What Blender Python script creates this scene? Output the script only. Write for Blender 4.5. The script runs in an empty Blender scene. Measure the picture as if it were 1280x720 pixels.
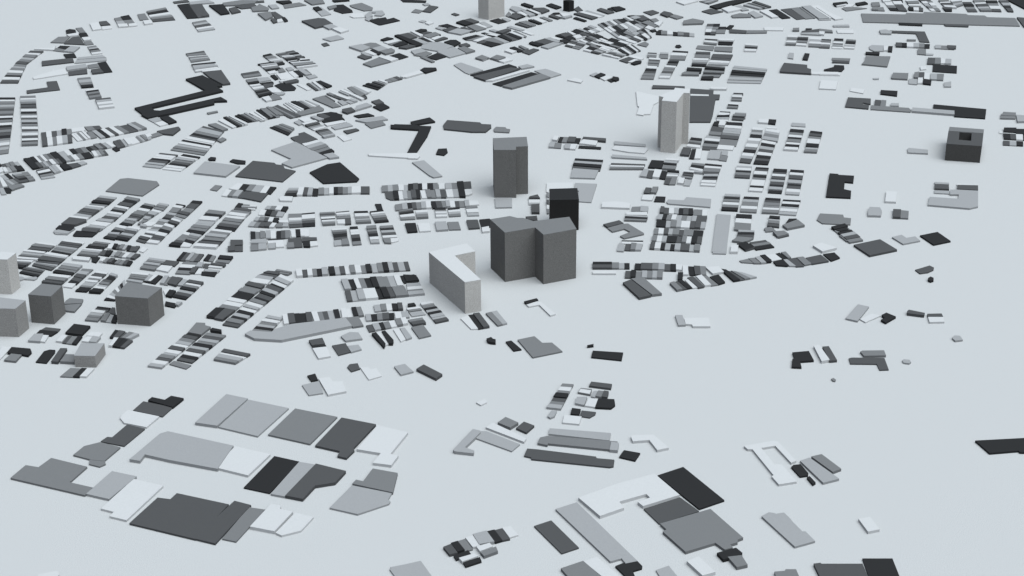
# City of plain flat-roofed blocks on pale ground, seen from the air.
import bpy, bmesh, math, random
from math import radians
sc = bpy.context.scene
C = sc.collection

# ---------------------------------------------------------------- camera, sky, sun, exposure
cam_d = bpy.data.cameras.new('camera')
cam_d.sensor_width = 36.0
cam_d.lens = 2242.20 * 36.0 / 1280.0
cam_d.clip_start = 1.0
cam_d.clip_end = 200000.0
cam = bpy.data.objects.new('camera', cam_d)
C.objects.link(cam)
cam.location = (0, -2200, 1000)
th, ro = radians(24.6876), radians(-0.3453)
from mathutils import Matrix, Vector
fw = Vector((0, math.cos(th), -math.sin(th))); up = Vector((0, math.sin(th), math.cos(th))); rt = Vector((1, 0, 0))
r2 = math.cos(ro) * rt + math.sin(ro) * up
u2 = -math.sin(ro) * rt + math.cos(ro) * up
m3 = Matrix((r2, u2, -fw)).transposed()
cam.rotation_euler = m3.to_euler()
sc.camera = cam

SUN_EL, SUN_AZ = 68.0, 126.0           # azimuth clockwise from north (+Y): sun to the front right
w = bpy.data.worlds.new('World'); sc.world = w; w.use_nodes = True
nt = w.node_tree
sky = nt.nodes.new('ShaderNodeTexSky')
sky.sky_type = 'NISHITA'; sky.sun_disc = False
sky.sun_elevation = radians(SUN_EL); sky.sun_rotation = radians(SUN_AZ)
sky.air_density = 0.6; sky.dust_density = 4.0; sky.ozone_density = 0.5
bg = nt.nodes['Background']; bg.inputs[1].default_value = 0.05
nt.links.new(sky.outputs[0], bg.inputs[0])
sd = bpy.data.lights.new('sun', 'SUN'); sd.energy = 3.6; sd.angle = radians(80); sd.color = (0.84, 0.945, 1.0)
so = bpy.data.objects.new('sun', sd); C.objects.link(so)
so.rotation_euler = (radians(90 - SUN_EL), 0, radians(180 - SUN_AZ))
sc.view_settings.view_transform = 'Standard'
sc.view_settings.look = 'None'
sc.view_settings.exposure = 0.79
sc.view_settings.gamma = 1.0
sc.view_settings.use_curve_mapping = False

# ---------------------------------------------------------------- materials
def material(name, col, var=0.08, scale=0.6, rough=0.9):
    m = bpy.data.materials.new(name); m.use_nodes = True
    n = m.node_tree; b = n.nodes['Principled BSDF']
    b.inputs['Roughness'].default_value = rough
    b.inputs['Specular IOR Level'].default_value = 0.15
    tc = n.nodes.new('ShaderNodeTexCoord')
    a = n.nodes.new('ShaderNodeTexNoise'); a.inputs['Scale'].default_value = scale; a.inputs['Detail'].default_value = 6
    a.inputs['Roughness'].default_value = 0.75
    r = n.nodes.new('ShaderNodeMapRange')
    r.inputs['From Min'].default_value = 0.25; r.inputs['From Max'].default_value = 0.75
    r.inputs['To Min'].default_value = 1 - var; r.inputs['To Max'].default_value = 1 + var
    mx = n.nodes.new('ShaderNodeVectorMath'); mx.operation = 'SCALE'
    mx.inputs[0].default_value = col
    g = n.nodes.new('ShaderNodeNewGeometry')
    n.links.new(g.outputs['Position'], a.inputs['Vector'])
    n.links.new(a.outputs['Fac'], r.inputs['Value'])
    n.links.new(r.outputs['Result'], mx.inputs['Scale'])
    n.links.new(mx.outputs['Vector'], b.inputs['Base Color'])
    return m
TONES = {'W': ('white', (0.338, 0.338, 0.338)), 'L': ('light grey', (0.194, 0.195, 0.197)), 'M': ('mid grey', (0.106, 0.1065, 0.1075)),
         'D': ('dark grey', (0.0463, 0.0463, 0.0468)), 'K': ('black', (0.0125, 0.0125, 0.0128))}
MAT = {k: material(v[0].replace(' ', '_') + '_render', v[1]) for k, v in TONES.items()}
WARM_LIT_WALL = {k: material(v[0].replace(' ', '_') + '_warm_lit_wall', (v[1][0] * 0.98, v[1][1] * 0.94, v[1][2] * 0.89), 0.6, 1.1) for k, v in TONES.items()}  # tones with warm light on tower walls tinted in, plus speckled grain
GROUND = material('pale_ground', (0.308, 0.309, 0.308), 0.42, 1.2)

# ---------------------------------------------------------------- the setting
def mesh_obj(name, bm, mats, parent=None, loc=(0, 0, 0)):
    me = bpy.data.meshes.new(name); bm.to_mesh(me); bm.free()
    for m in mats: me.materials.append(m)
    o = bpy.data.objects.new(name, me); C.objects.link(o)
    o.location = loc
    if parent: o.parent = parent
    return o
bm = bmesh.new()
vs = [bm.verts.new(p) for p in ((-60000, -60000, 0), (60000, -60000, 0), (60000, 60000, 0), (-60000, 60000, 0))]
bm.faces.new(vs)
g = mesh_obj('ground', bm, [GROUND]); g['kind'] = 'structure'

# ---------------------------------------------------------------- geometry of a block
def area(p): return 0.5 * sum(p[i - 1][0] * p[i][1] - p[i][0] * p[i - 1][1] for i in range(len(p)))
def ccw(p): return p if area(p) > 0 else p[::-1]
def cen(p): return (sum(q[0] for q in p) / len(p), sum(q[1] for q in p) / len(p))
def clean(p):
    r = []
    for q in p:
        if not r or abs(q[0] - r[-1][0]) + abs(q[1] - r[-1][1]) > 0.3: r.append(q)
    return r
def ring(bm, p, z0, z1, mi=0, off=(0, 0)):
    lo = [bm.verts.new((x - off[0], y - off[1], z0)) for x, y in p]
    hi = [bm.verts.new((x - off[0], y - off[1], z1)) for x, y in p]
    for i in range(len(p)):
        f = bm.faces.new((lo[i - 1], lo[i], hi[i], hi[i - 1])); f.material_index = mi
    return lo, hi
def prism(bm, p, z0, z1, mi=0, off=(0, 0)):
    lo, hi = ring(bm, p, z0, z1, mi, off)
    bm.faces.new(hi).material_index = mi
    bm.faces.new(lo[::-1]).material_index = mi
def roof_slab(bm, p, z0, z1, hole, off):
    if not hole: prism(bm, p, z0, z1, 0, off); return
    ring(bm, p, z0, z1, 0, off); ring(bm, hole[::-1], z0, z1, 0, off)
    j = min(range(len(hole)), key=lambda k: (hole[k][0] - p[0][0]) ** 2 + (hole[k][1] - p[0][1]) ** 2)
    # four-sided rim round a courtyard: join outer and inner corners in order
    q = hole[::1]
    q = q[j:] + q[:j]
    for zz, rev in ((z1, False), (z0, True)):
        for i in range(4):
            f = [p[i], p[(i + 1) % 4], q[(i + 1) % 4], q[i]]
            if rev: f = f[::-1]
            bm.faces.new([bm.verts.new((x - off[0], y - off[1], zz)) for x, y in f])
def tag(o, label, cat, group=None):
    o['label'] = label; o['category'] = cat
    if group: o['group'] = group
def parted(name, p, h, tone, label, cat, group=None, hole=None):
    c = cen(p)
    e = bpy.data.objects.new(name, None); C.objects.link(e); e.location = (c[0], c[1], 0)
    e.empty_display_size = 5
    tag(e, label, cat, group)
    t = min(0.6, h * 0.3)
    bm = bmesh.new(); ring(bm, p, 0, h - t, 0, c)
    if hole: ring(bm, hole[::-1], 0.02, h - t, 0, c)
    mesh_obj('wall', bm, [(WARM_LIT_WALL if cat == 'tower' else MAT)[tone]], e)
    bm = bmesh.new(); roof_slab(bm, p, h - t, h, hole, c)
    mesh_obj('roof', bm, [MAT[tone]], e)
    return e
def single(name, p, h, tone, label, cat, group):
    c = cen(p)
    bm = bmesh.new(); prism(bm, p, 0, h, 0, c)
    o = mesh_obj(name, bm, [MAT[tone]], None, (c[0], c[1], 0))
    tag(o, label, cat, group)
    return o

# ---------------------------------------------------------------- the survey: footprints in decimetres
# B = block of the city, S = strip of adjoining houses (tones, corners), P = one building, T = one tall block (height in metres)
DATA = '''
T M 76.5 -276,3501 235,3551 251,3143 72,3123 72,2986 -256,2992 |tall mid grey tower block with a stepped right side, behind the double tower
T M 72.4 -290,410 -23,519 78,451 157,450 293,335 782,478 813,317 865,57 421,-136 315,112 -91,-56 |wide dark grey double tower with a recessed front, largest block in the city
T K 47.4 548,2148 954,2173 961,1728 546,1714 |black box tower directly behind the wide double tower
T W 45.1 -1107,-63 -608,227 -488,-45 -758,-183 -401,-959 -606,-1039 |white L-shaped slab block left of the wide double tower
T W 86.3 2351,5141 2617,5456 2642,5551 2878,5478 2850,5278 2756,5293 2609,4848 2380,4918 2421,5087 |tall white tower with a stepped roof, standing before a dark grey hall
T D 28.0 6983,5049 7510,4926 7342,4341 6818,4458 ! 7145,4985 7327,4937 7236,4583 7055,4637 |dark grey square block with a sunken courtyard in its roof
T M 28.0 7045,5245 7566,5114 7512,4934 6985,5056 |mid grey slab wing along the back of the courtyard block
T W 56.7 -634,12598 -313,12829 -116,12681 -430,12452 |pale tower cut by the top edge of the view
T K 22.0 1061,13066 1167,13140 1278,13049 1174,12987 |small black box tower at the far edge of the city
T W 50.7 -6855,-330 -6648,-354 -6587,-133 -6789,-93 |white tower cut by the left edge of the view
T L 39.6 -6574,-1614 -6235,-1643 -6166,-1393 -6515,-1296 |light grey square block in front of the white edge tower
T M 39.8 -6177,-1219 -5871,-1281 -5798,-955 -6082,-886 |mid grey cube block right of the white edge tower
T M 39.5 -5059,-1276 -4627,-1355 -4502,-1026 -4979,-845 |broad mid grey cube block, rightmost of the tall blocks at left
T L 15.9 -5338,-2485 -5080,-2499 -5036,-2150 -5329,-2146 |squat light grey block beside the small black houses at left
B the curved row at the far upper left
S DWMLMD -9023,10516 -9112,9726 -8904,9654 -8769,10481
S MLMWMKWD -9112,9726 -9103,8600 -8782,8593 -8889,9654
B the far upper left corner
P W -8289,12303 -8131,12378 -7972,11912 -8126,11828 |
P D -8128,12411 -7991,12465 -7862,12217 -8038,12154 |
P W -8013,12110 -7851,12161 -7781,11973 -7952,11889 |
S ML/KM -7882,12665 -7724,12236 -7387,12284 -7624,12864
S W -7722,12225 -7663,12036 -7487,12065 -7539,12254
S W -7517,12254 -7466,12087 -7319,12139 -7377,12317
P M -7467,12930 -7329,12996 -7169,12559 -7336,12518 |
P W -7266,12449 -7111,12502 -7039,12277 -7183,12202 |
S MKWLMD -7322,13134 -7065,12422 -6644,12548 -6981,13396
P D -6913,13858 -6643,14009 -6568,13850 -6860,13737 |
P L -6576,13802 -6208,13963 -6046,13755 -6233,13699 -6513,13610 |
P K -6781,13616 -6567,13706 -6220,12675 -6420,12634 |
P D -6551,13646 -6299,13701 -6000,12761 -6210,12674 |
S DM -6068,10280 -6007,10130 -5669,10208 -5751,10450
S WMLM -5988,10105 -5880,9759 -5557,9909 -5656,10172
S KWLL -5857,9613 -5712,9158 -5307,9363 -5437,9750
S MLDWL -6277,12339 -6053,11709 -5750,11865 -6034,12501
B the cluster at the far left
P K -8665,11872 -8604,11947 -8484,11901 -8405,11650 -8594,11622 |
P M -8502,12010 -8386,12051 -8244,11722 -8343,11681 |
P W -8570,11514 -8365,11639 -8322,11467 -8499,11407 |
P M -8772,11055 -8701,11411 -8473,11427 -8505,11018 |
P K -8363,11628 -8219,11679 -8113,11399 -8258,11359 |
P W -8231,11306 -8098,11356 -8017,11165 -8144,11115 |
P M -8138,11084 -8013,11144 -7923,10934 -8063,10875 |
P D -8493,10966 -8433,11384 -8305,11434 -8082,10896 |
P W -8985,10668 -8651,10661 -8615,10834 -8583,10538 -8970,10606 |
P M -8608,10538 -8581,10711 -8369,10574 -8393,10453 |
P K -8561,10690 -8541,10843 -8336,10808 -8364,10594 |
P L -8384,10453 -8323,10777 -8136,10722 -8186,10398 |
S MLKMW -8010,10771 -7812,10261 -7634,10337 -7866,10850
P K -8359,10302 -8160,10348 -8066,10097 -8262,10071 |
P L -8041,10077 -7609,10217 -7515,10076 -8028,9948 |
P L -8025,9734 -8023,9929 -7502,10056 -7468,9888 |
P D -8659,9863 -8124,10049 -8049,9802 -8589,9590 |
P W -8597,8930 -8328,9261 -8339,9394 -8289,9279 -8131,9419 -8012,9105 -8552,8799 |
P L -8126,9485 -7802,9652 -7718,9439 -8055,9275 |
P D -8026,9208 -7721,9382 -7655,9116 -7968,9010 |
P M -7766,9622 -7597,9725 -7517,9512 -7694,9419 |
P K -7606,9745 -7463,9820 -7223,9211 -7371,9167 |
P D -7629,9295 -7481,9377 -7367,9148 -7555,9077 |
S MLMK -7776,8830 -7582,8291 -7380,8341 -7553,8891
S WKMDM -7484,8164 -7311,7679 -7120,7762 -7291,8250
S DLWLW -7205,7634 -7033,7139 -6789,7218 -6957,7716
P D -8527,8166 -8184,8329 -8287,8648 -8111,8690 -7943,8200 -8479,8006 |dark grey L-shaped building above the stacked rows at far left
B the left edge column
S KWMLMDMDWKMWKDMDKMLWMLM -8959,7771 -8272,4919 -8048,5010 -8624,7765
S MWLMKDMWKMWDLKMWD -8561,7850 -8079,6026 -7811,6021 -8296,7872
S LWDWKM -8067,5986 -7917,5342 -7664,5367 -7808,6005
B the big black ring
P K -5813,8710 -5545,8921 -5097,8306 -5188,8254 -5043,8029 -6048,7209 -6139,7148 -6065,7000 -5966,6978 -5035,7689 -4895,7484 -5112,7458 -5095,7339 -5193,7264 -5801,6810 -5875,6770 -6110,6611 -6248,6777 -6246,6838 -6430,7132 -5356,8057 |long black building folded round a narrow courtyard at left
P D -5562,9122 -5250,9220 -4976,8452 -5102,8396 -5398,8803 |
P W -5610,9203 -5307,9363 -5259,9229 -5564,9141 |
P K -5907,6640 -5788,6736 -5592,6449 -5701,6342 |
P L -6106,6591 -5959,6710 -5907,6640 -5863,6546 -5969,6427 |
P W -5959,6407 -5843,6505 -5721,6343 -5837,6245 |
P M -5159,6901 -4997,7001 -4974,6939 -5129,6838 |
S LW -5816,9492 -5705,9205 -5325,9387 -5430,9605
B the far band row at left
S KW -8095,4431 -7950,4114 -7893,4182 -8055,4519
S ^DMML/WLMKK -8044,4476 -7875,4112 -7593,4229 -7798,4604
S L/K -7915,3975 -7792,3786 -7673,3852 -7812,4060
S M/W/M -7994,3994 -7813,3484 -7630,3581 -7827,3922
S LMDKD/MMMMM -7746,4041 -7512,3696 -7327,3795 -7528,4141
S ^LMD -7797,3803 -7634,3598 -7512,3696 -7641,3868
S L -7813,3484 -7692,3202 -7624,3217 -7740,3483
P K -7752,3483 -7685,3508 -7588,3364 -7572,3275 -7630,3266 |
P M -7679,3531 -7505,3619 -7430,3537 -7531,3429 -7576,3364 -7639,3448 |
S ^KKKWMWMDKK/KKDMLMWMDK -7736,4710 -7476,4262 -7016,4555 -7289,5030
S ^LWKDM/LMWMKK -7255,4993 -7024,4591 -6635,4782 -6878,5264
S ^KDMDLW -6863,5256 -6744,5058 -6376,5274 -6539,5502
S ^WLMD -6727,5039 -6626,4800 -6425,4905 -6524,5109
S ^DDLWWW -6473,5501 -6332,5180 -6023,5455 -6165,5724
P K -6422,5181 -6366,5285 -6282,5123 -6332,5050 |
S ^MLML -6154,5705 -6026,5474 -5881,5605 -6012,5818
S DWKML -7413,4209 -7240,3844 -7049,3926 -7254,4329
S ^LLW -7258,4346 -7093,4065 -6984,4184 -7131,4450
P K -7094,4425 -6998,4473 -6869,4287 -6977,4212 |
P D -6990,4466 -6859,4527 -6758,4408 -6882,4287 |
P L -6854,4534 -6760,4597 -6680,4514 -6754,4419 |
B the far band back row at left
S ^DWDLKM/DWMWLD -7753,5965 -7569,5294 -7124,5475 -7289,6133
S ^WWMWW -7241,5886 -7056,5549 -6865,5660 -7055,6000
S ^MD -7097,6228 -6989,6030 -6770,6124 -6856,6284
S ^MM -7003,5971 -6858,5660 -6778,5716 -6916,5997
S ^LKWDWMDDLM -6925,6009 -6701,5657 -6032,6111 -6281,6413
P W -7276,6133 -7089,6189 -7029,6030 -7233,5937 |
B the pointed end of the far band
P L -6149,5782 -5986,5895 -5865,5662 -6000,5474 |
P W -6012,5818 -5940,5855 -5879,5739 -5944,5663 |
P M -5922,5832 -5789,5969 -5724,5828 -5868,5677 |
P D -5842,5970 -5521,6184 -5469,6081 -5548,5794 -5742,5852 |dark grey wedge building at the tip of the far row
B the top edge left of centre
P M -5876,13715 -5496,13923 -5180,13892 -5218,13677 -5591,13542 -5847,13512 |
P D -5582,13471 -5254,13701 -5161,13533 -5213,13380 -5429,13303 |
P D -5279,13894 -5055,13937 -5030,13792 -5195,13748 |
P K -6128,13542 -5843,13595 -5623,12959 -5787,12871 |
P D -5684,13273 -5570,13388 -5414,13070 -5572,12935 |
P D -6161,13225 -6009,12818 -6085,12729 -6149,12730 |
P M -5241,13346 -5130,13497 -5113,13615 -4881,13314 -4876,13139 -5175,13088 |
P L -4923,13528 -4765,13572 -4673,13333 -4809,13254 |
P M -5056,12912 -4814,13022 -4724,12677 -4840,12453 |
P D -4820,13022 -4721,13055 -4479,12615 -4625,12505 |
P D -4752,12508 -4667,12596 -4599,12336 -4658,12248 |
P W -4631,12561 -4540,12593 -4485,12390 -4585,12303 |
P K -4542,12616 -4483,12649 -4393,12410 -4448,12344 |
P K -4794,13811 -4521,13865 -4456,13720 -4623,13604 |
P M -4619,13568 -4313,13752 -4146,13558 -4559,13331 |
P M -4229,13895 -3857,13947 -3782,13669 -4032,13555 |
P K -3654,13882 -3317,13971 -3291,13850 -3594,13761 |
P K -3992,13318 -3885,13387 -3782,13150 -3886,13060 |
P L -3914,13352 -3839,13409 -3581,12880 -3760,12747 -3868,13036 |
P M -3707,13383 -3543,13545 -3509,13343 -3641,13194 |
P K -3559,13545 -3399,13577 -3187,13161 -3160,13021 -3362,12933 -3556,13145 |
P M -3264,13515 -3033,13688 -2780,13327 -2784,13152 -2941,13097 -3204,13372 |
P W -3201,12723 -3151,12905 -2961,12924 -2892,12637 -3112,12608 |
P L -2900,12751 -2824,13037 -2571,13089 -2508,12857 -2563,12710 -2709,12747 -2690,12941 -2786,12943 -2738,12713 -2852,12523 |
P K -2789,12443 -2478,12628 -2437,12481 -2317,12591 -2180,12396 -2540,12104 |
P L -2881,12490 -2828,12636 -2729,12577 -2793,12354 |
P D -4119,12360 -3805,12544 -3675,12507 -3484,12146 -3804,11878 |
P L -3658,11985 -3516,12147 -3354,11902 -3531,11796 |
P W -3471,11817 -3355,11923 -3135,11701 -3277,11543 |
P L -3598,11178 -3327,11405 -3186,11191 -3430,11018 |
P D -3590,10865 -3500,10946 -3424,10780 -3523,10699 |
B the grid cluster at upper left
S KMMLWL -4607,10117 -4384,9681 -4186,9750 -4478,10223
S MDM/DMK -4384,10246 -4264,10045 -3943,10238 -4069,10441
S WLDKWK -4252,10070 -4042,9650 -3891,9744 -4049,10115
S LKD -4049,10115 -3933,9867 -3804,9972 -3921,10172
S WK -3909,9915 -3854,9743 -3703,9852 -3731,9912
S WLLMDW -4045,9674 -3884,9335 -3528,9495 -3672,9764
P K -4634,9565 -4357,9704 -4337,9656 -4586,9540 |
S LWMMK -4586,9540 -4418,9180 -4178,9293 -4307,9655
P K -4314,9655 -4200,9750 -4147,9666 -4147,9604 -4265,9543 |
P M -4244,9366 -4159,9388 -4077,9173 -4185,9105 |
P W -4408,9156 -4281,9248 -4228,9106 -4350,9038 |
P L -4098,9363 -4011,9433 -3936,9279 -4036,9196 |
P K -4325,8921 -4256,8975 -4157,8742 -4207,8679 |
P W -4222,8989 -4023,9078 -3872,8750 -4098,8663 |
P W -4025,9102 -3952,9157 -3798,8864 -3875,8783 |
P K -3936,9147 -3868,9183 -3728,8886 -3796,8841 |
P L -3864,9216 -3780,9248 -3591,8953 -3688,8908 |
P M -3783,9276 -3712,9294 -3582,8999 -3637,8977 |
P L -3676,8862 -3536,8975 -3465,8835 -3604,8722 |
P W -4134,8604 -3847,8782 -3812,8726 -4091,8540 |
P D -4047,8525 -3835,8672 -3778,8611 -3778,8543 -3991,8411 |
P K -4185,8370 -4087,8503 -3911,8455 -3787,8227 -3801,8094 -3994,8063 |black round-cornered building in the upper left grid cluster
P W -3792,8407 -3740,8451 -3510,8133 -3576,8090 |
S ^DLWM -3627,8449 -3419,8065 -3260,8173 -3455,8582
P K -3467,8528 -3391,8590 -3159,8305 -3235,8208 |
S DM -4871,9048 -4783,8814 -4483,8947 -4574,9206
S MMK -4738,8698 -4647,8433 -4475,8533 -4549,8786
P L -4549,8786 -4354,8829 -4277,8666 -4478,8556 |
S WLWL -4635,8401 -4493,8063 -4305,8193 -4452,8465
P K -4452,8465 -4250,8561 -4215,8506 -4387,8396 |
P D -4387,8396 -4221,8438 -4198,8302 -4333,8193 |
S DKDK -4492,8054 -4371,7711 -4168,7872 -4302,8170
P K -4459,8465 -4235,8551 -4210,8460 -4405,8374 |
P D -4398,8374 -4262,8484 -4208,8325 -4336,8216 |
P W -4295,8170 -4169,8235 -4006,7922 -4177,7947 |
P W -4324,7667 -4210,7751 -4128,7534 -4217,7471 |
P M -4221,7730 -4105,7924 -3967,7638 -4128,7534 |
P L -4177,7947 -4014,7988 -3943,7921 -3968,7834 -4064,7814 |
B the diagonal band at upper left
S ^KKKM -3791,7421 -3525,7049 -3400,7160 -3629,7525
S ^LWL -3629,7525 -3416,7181 -3271,7242 -3519,7522
P M -3665,6832 -3283,7221 -3187,7072 -3192,6989 -3546,6728 |
S ^WLWW -3915,7359 -3643,6873 -3524,7037 -3809,7400
S ^DMDD -4110,7152 -3708,6600 -3544,6707 -4004,7297
S ^MMM -4228,7112 -4028,6695 -3842,6774 -4101,7194
S ^KKM -4338,7010 -4105,6555 -4003,6654 -4239,7092
S ^WW -4406,6908 -4165,6495 -4105,6555 -4325,6906
P L -4288,6619 -4187,6455 -4125,6494 -4323,6783 -4382,6722 |
S ^MM -3437,7607 -3042,7132 -2912,7214 -3266,7777
S D -3278,7755 -3096,7429 -3032,7492 -3226,7798
S MDDL/WWWL -3218,7863 -2758,7338 -2643,7463 -3114,7949
P L -2989,7470 -2911,7533 -2799,7338 -2888,7255 |
S ^LWLW -3020,7991 -2833,7769 -2662,7896 -2894,8166
P D -2874,7004 -2725,7105 -2644,6937 -2769,6804 -2865,6900 |
S ^MMLW -2880,8166 -2616,7652 -2444,7980 -2721,8297
S ^WD -2949,7990 -2577,7505 -2490,7632 -2687,7853
P K -2680,7766 -2559,7825 -2493,7676 -2565,7530 |
S ^KKDDLW -2625,8340 -2339,8084 -2180,8467 -2316,8606
S ^MMD -2248,8650 -2167,8494 -1936,8690 -2044,8830
P W -1957,8828 -1794,9011 -1761,8917 -1924,8736 |
P L -2648,7167 -2482,7333 -2377,7204 -2645,6942 |
P K -2361,7162 -2178,7301 -2072,7131 -2210,6950 |
P D -2407,7442 -2277,7559 -2182,7369 -2314,7287 |
P K -3282,6788 -3048,6899 -2846,6756 -2856,6552 -3034,6434 -3237,6600 |
S W -4911,6509 -4610,6125 -4558,6183 -4852,6609
S ^KDLW -4841,6629 -4551,6183 -4381,6299 -4731,6708
S ^KKDML -4663,6748 -4397,6419 -4232,6496 -4483,6868
S W -4444,6888 -4152,6495 -4085,6554 -4349,6989
S ^KKM -4325,6906 -4081,6574 -3893,6693 -4155,7069
B the row below the black ring
S DLLMKDWWKWLMM -5117,6233 -5470,5109 -4893,4861 -4733,5970
P M -5046,6291 -4921,6348 -4680,6059 -4762,5982 |
P M -4787,5528 -4715,5660 -4639,5583 -4708,5432 |
P K -4799,4660 -4767,4743 -4681,4719 -4678,4612 -4766,4613 |tiny black building above the big light grey hall
P K -4444,4565 -4405,4654 -4193,4578 -4183,4453 -4302,4455 |small black oblong building above the dark grey hall at left
S KWLMDKWW -5231,4903 -5449,4249 -5146,4153 -4937,4767
S DWWKDLL -5609,4946 -5784,4374 -5480,4285 -5307,4853
B the cluster right of the diagonal band
P K -3170,6457 -2975,6676 -2887,6756 -2786,6511 -3107,6356 |
P K -3202,6803 -3064,6924 -2952,6881 -2872,6736 -3008,6596 |
P D -3269,6722 -3191,6824 -3038,6637 -3137,6537 |
P L -3374,6622 -3312,6682 -3135,6517 -3208,6438 |
P W -3567,6545 -3430,6644 -3311,6460 -3442,6370 |
P L -3633,6405 -3550,6504 -3464,6322 -3523,6252 |
P W -3490,6323 -3279,6479 -3240,6418 -3442,6242 |
S DMLW -3427,6222 -3244,5982 -3060,6136 -3227,6358
P W -3116,6316 -2823,6471 -2736,6389 -3052,6195 |
P L -2982,6155 -2706,6348 -2628,6208 -2905,6027 |
S KDMM -3229,5963 -3103,5747 -2931,5879 -3041,6077
P L -3098,5689 -2911,5802 -2878,5724 -3051,5612 |
P D -2766,5954 -2564,6068 -2505,5989 -2689,5817 |
P W -2845,5723 -2750,5760 -2591,5566 -2713,5461 |
S ^KDMM -4003,6153 -3656,5768 -3583,6067 -3807,6288
P D -3602,5641 -3482,5735 -3408,5907 -3150,5556 -3418,5316 |
P D -3494,5851 -3421,5908 -3389,5849 -3459,5773 |
P W -3389,5353 -3180,5462 -3010,5308 -3204,5181 |
S WL -3373,5315 -3247,5089 -2997,5308 -3158,5500
S MMK -3247,5089 -2988,4792 -2826,4971 -2997,5308
P L -2989,4806 -2845,4898 -2726,4700 -2873,4645 |
B the halls in the left middle
P L -3847,5063 -3501,5430 -2914,4682 -3426,4264 -3609,4444 -3480,4641 |large light grey angular hall above the row of houses
P D -4265,3911 -4079,4580 -3727,4481 -3693,4410 -3576,4372 -3535,4231 -3354,4123 -3508,3667 |large dark grey hall left of the black pentagonal hall
P K -3130,4050 -2888,4396 -2694,4478 -2339,3763 -2367,3648 -2875,3583 |big black five-sided hall
P L -4929,4046 -4830,4535 -4247,4327 -4410,3886 |light grey hall left of the large dark grey hall
P M -4573,3364 -4521,3550 -4411,3514 -4461,3310 |
P M -2436,6304 -2182,6500 -2086,6257 -2314,6080 |
P K -2654,6711 -2419,6830 -2303,6705 -2565,6612 |
P L -2608,6467 -2165,6662 -2061,6497 -2412,6343 |
P K -1995,6058 -1938,6231 -1551,6192 -1569,6011 |
P W -2281,4867 -1491,4875 -1461,4765 -1493,4636 -2262,4779 |long thin white building left of the black angled building
P K -1678,6354 -1366,6566 -1265,6362 -1631,6194 |black slanting end of the angled building
P K -2004,6216 -1323,6125 -1370,5659 -1517,4876 -1657,4878 -1514,5956 -1967,6042 |black angled building with two arms at upper centre
P W -1641,4805 -1475,4802 -1447,4729 -1480,4621 -1632,4638 |
P K -1197,4834 -1172,5068 -1034,5088 -1013,4918 -1068,4780 |small black building left of the notched grey tower
P D -1126,6185 -1067,6439 -517,6309 -489,6229 -329,6202 -328,6068 -418,5850 -642,5854 -1107,6003 |long dark grey hall above the notched grey tower
P M -288,5988 -249,6106 -90,6079 -77,6008 -16,5983 -32,5828 -274,5871 |small mid grey building right of the long dark grey hall
P L -1561,4466 -1376,4548 -1063,3857 -1196,3798 -1261,3881 |light grey slanting slab left of the notched grey tower
P M -6148,3324 -6028,3824 -5911,3856 -5441,3713 -5380,3577 -5552,3118 |mid grey octagonal hall above the slanted rows at left
B the first slanted row at left
S LDDK -6196,3145 -6267,2856 -5994,2772 -5926,3060
S MWLDDD -6273,2825 -6387,2418 -6149,2322 -6003,2757
S LW -6381,2418 -6479,2251 -6193,2170 -6149,2322
P D -6523,2009 -6455,2250 -6193,2170 -6180,2109 -6310,1960 |dark grey house with a notched corner in the first slanted row at left
P K -6564,1830 -6540,1955 -6308,1900 -6301,1841 -6336,1738 |
P L -6578,1741 -6560,1815 -6330,1738 -6355,1644 -6532,1667 |
B the second slanted row at left
S MKD -5769,3057 -5856,2739 -5657,2656 -5558,2957
S WMKWLDD -5862,2739 -6000,2197 -5778,2133 -5659,2641
S LWWLM -6015,2213 -6171,1854 -5910,1761 -5781,2148
P D -6182,1794 -6171,1854 -5914,1805 -5949,1673 -6169,1735 |
P K -6270,1619 -6254,1781 -5936,1717 -5982,1556 -6250,1584 |
B the third slanted row at left
S MKWMMDD -5460,2811 -5608,2222 -5430,2143 -5290,2729
S LMK -5606,2206 -5681,1996 -5515,1918 -5445,2158
S WMK -5689,1981 -5755,1758 -5573,1682 -5530,1903
S LDK -5754,1699 -5813,1510 -5639,1435 -5605,1667
S WLDLDK -5530,1933 -5627,1464 -5448,1389 -5342,1856
S LMM -5248,2824 -5292,2603 -5136,2523 -5093,2758
S WLDLMM -5301,2588 -5414,1991 -5367,1991 -5157,2508
P W -5338,2020 -5282,2095 -5146,2047 -5205,1928 -5312,1945 |
P L -5367,1991 -5278,1944 -5264,1899 -5275,1869 -5362,1901 |
B the fourth slanted row at left
S KWMM -4985,2788 -5039,2443 -4916,2411 -4838,2722
S LDK -5051,2444 -5111,2183 -4961,2120 -4911,2380
S LMW -5120,2168 -5177,1898 -5044,1866 -4970,2105
S MLWDWDD -5186,1883 -5326,1401 -5185,1313 -5030,1851
S KDD -4759,2896 -4822,2627 -4682,2562 -4610,2861
S MMDM -4820,2612 -4924,2318 -4768,2224 -4682,2562
S LWDK -4933,2303 -4996,1985 -4855,1908 -4787,2193
S WMKWDDW -5010,2000 -5165,1327 -4998,1281 -4864,1893
B the fifth slanted row at left
S MKW -4462,2512 -4555,2129 -4303,2079 -4202,2430
S LLMMK -4553,2114 -4668,1712 -4416,1605 -4301,2064
S WMMDK -4671,1697 -4828,1207 -4663,1162 -4595,1652
S LMMK -4583,1652 -4650,1362 -4512,1274 -4423,1576
P W -4690,1262 -4648,1348 -4509,1260 -4527,1160 -4665,1177 |
B the sixth slanted row at left
S DLWKMMDK -4075,2615 -4277,1824 -3976,1731 -3837,2518
S WMLMKDW -4289,1824 -4471,1159 -4147,1098 -4011,1731
P K -4091,2600 -4061,2773 -3986,2746 -4009,2567 |
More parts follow.
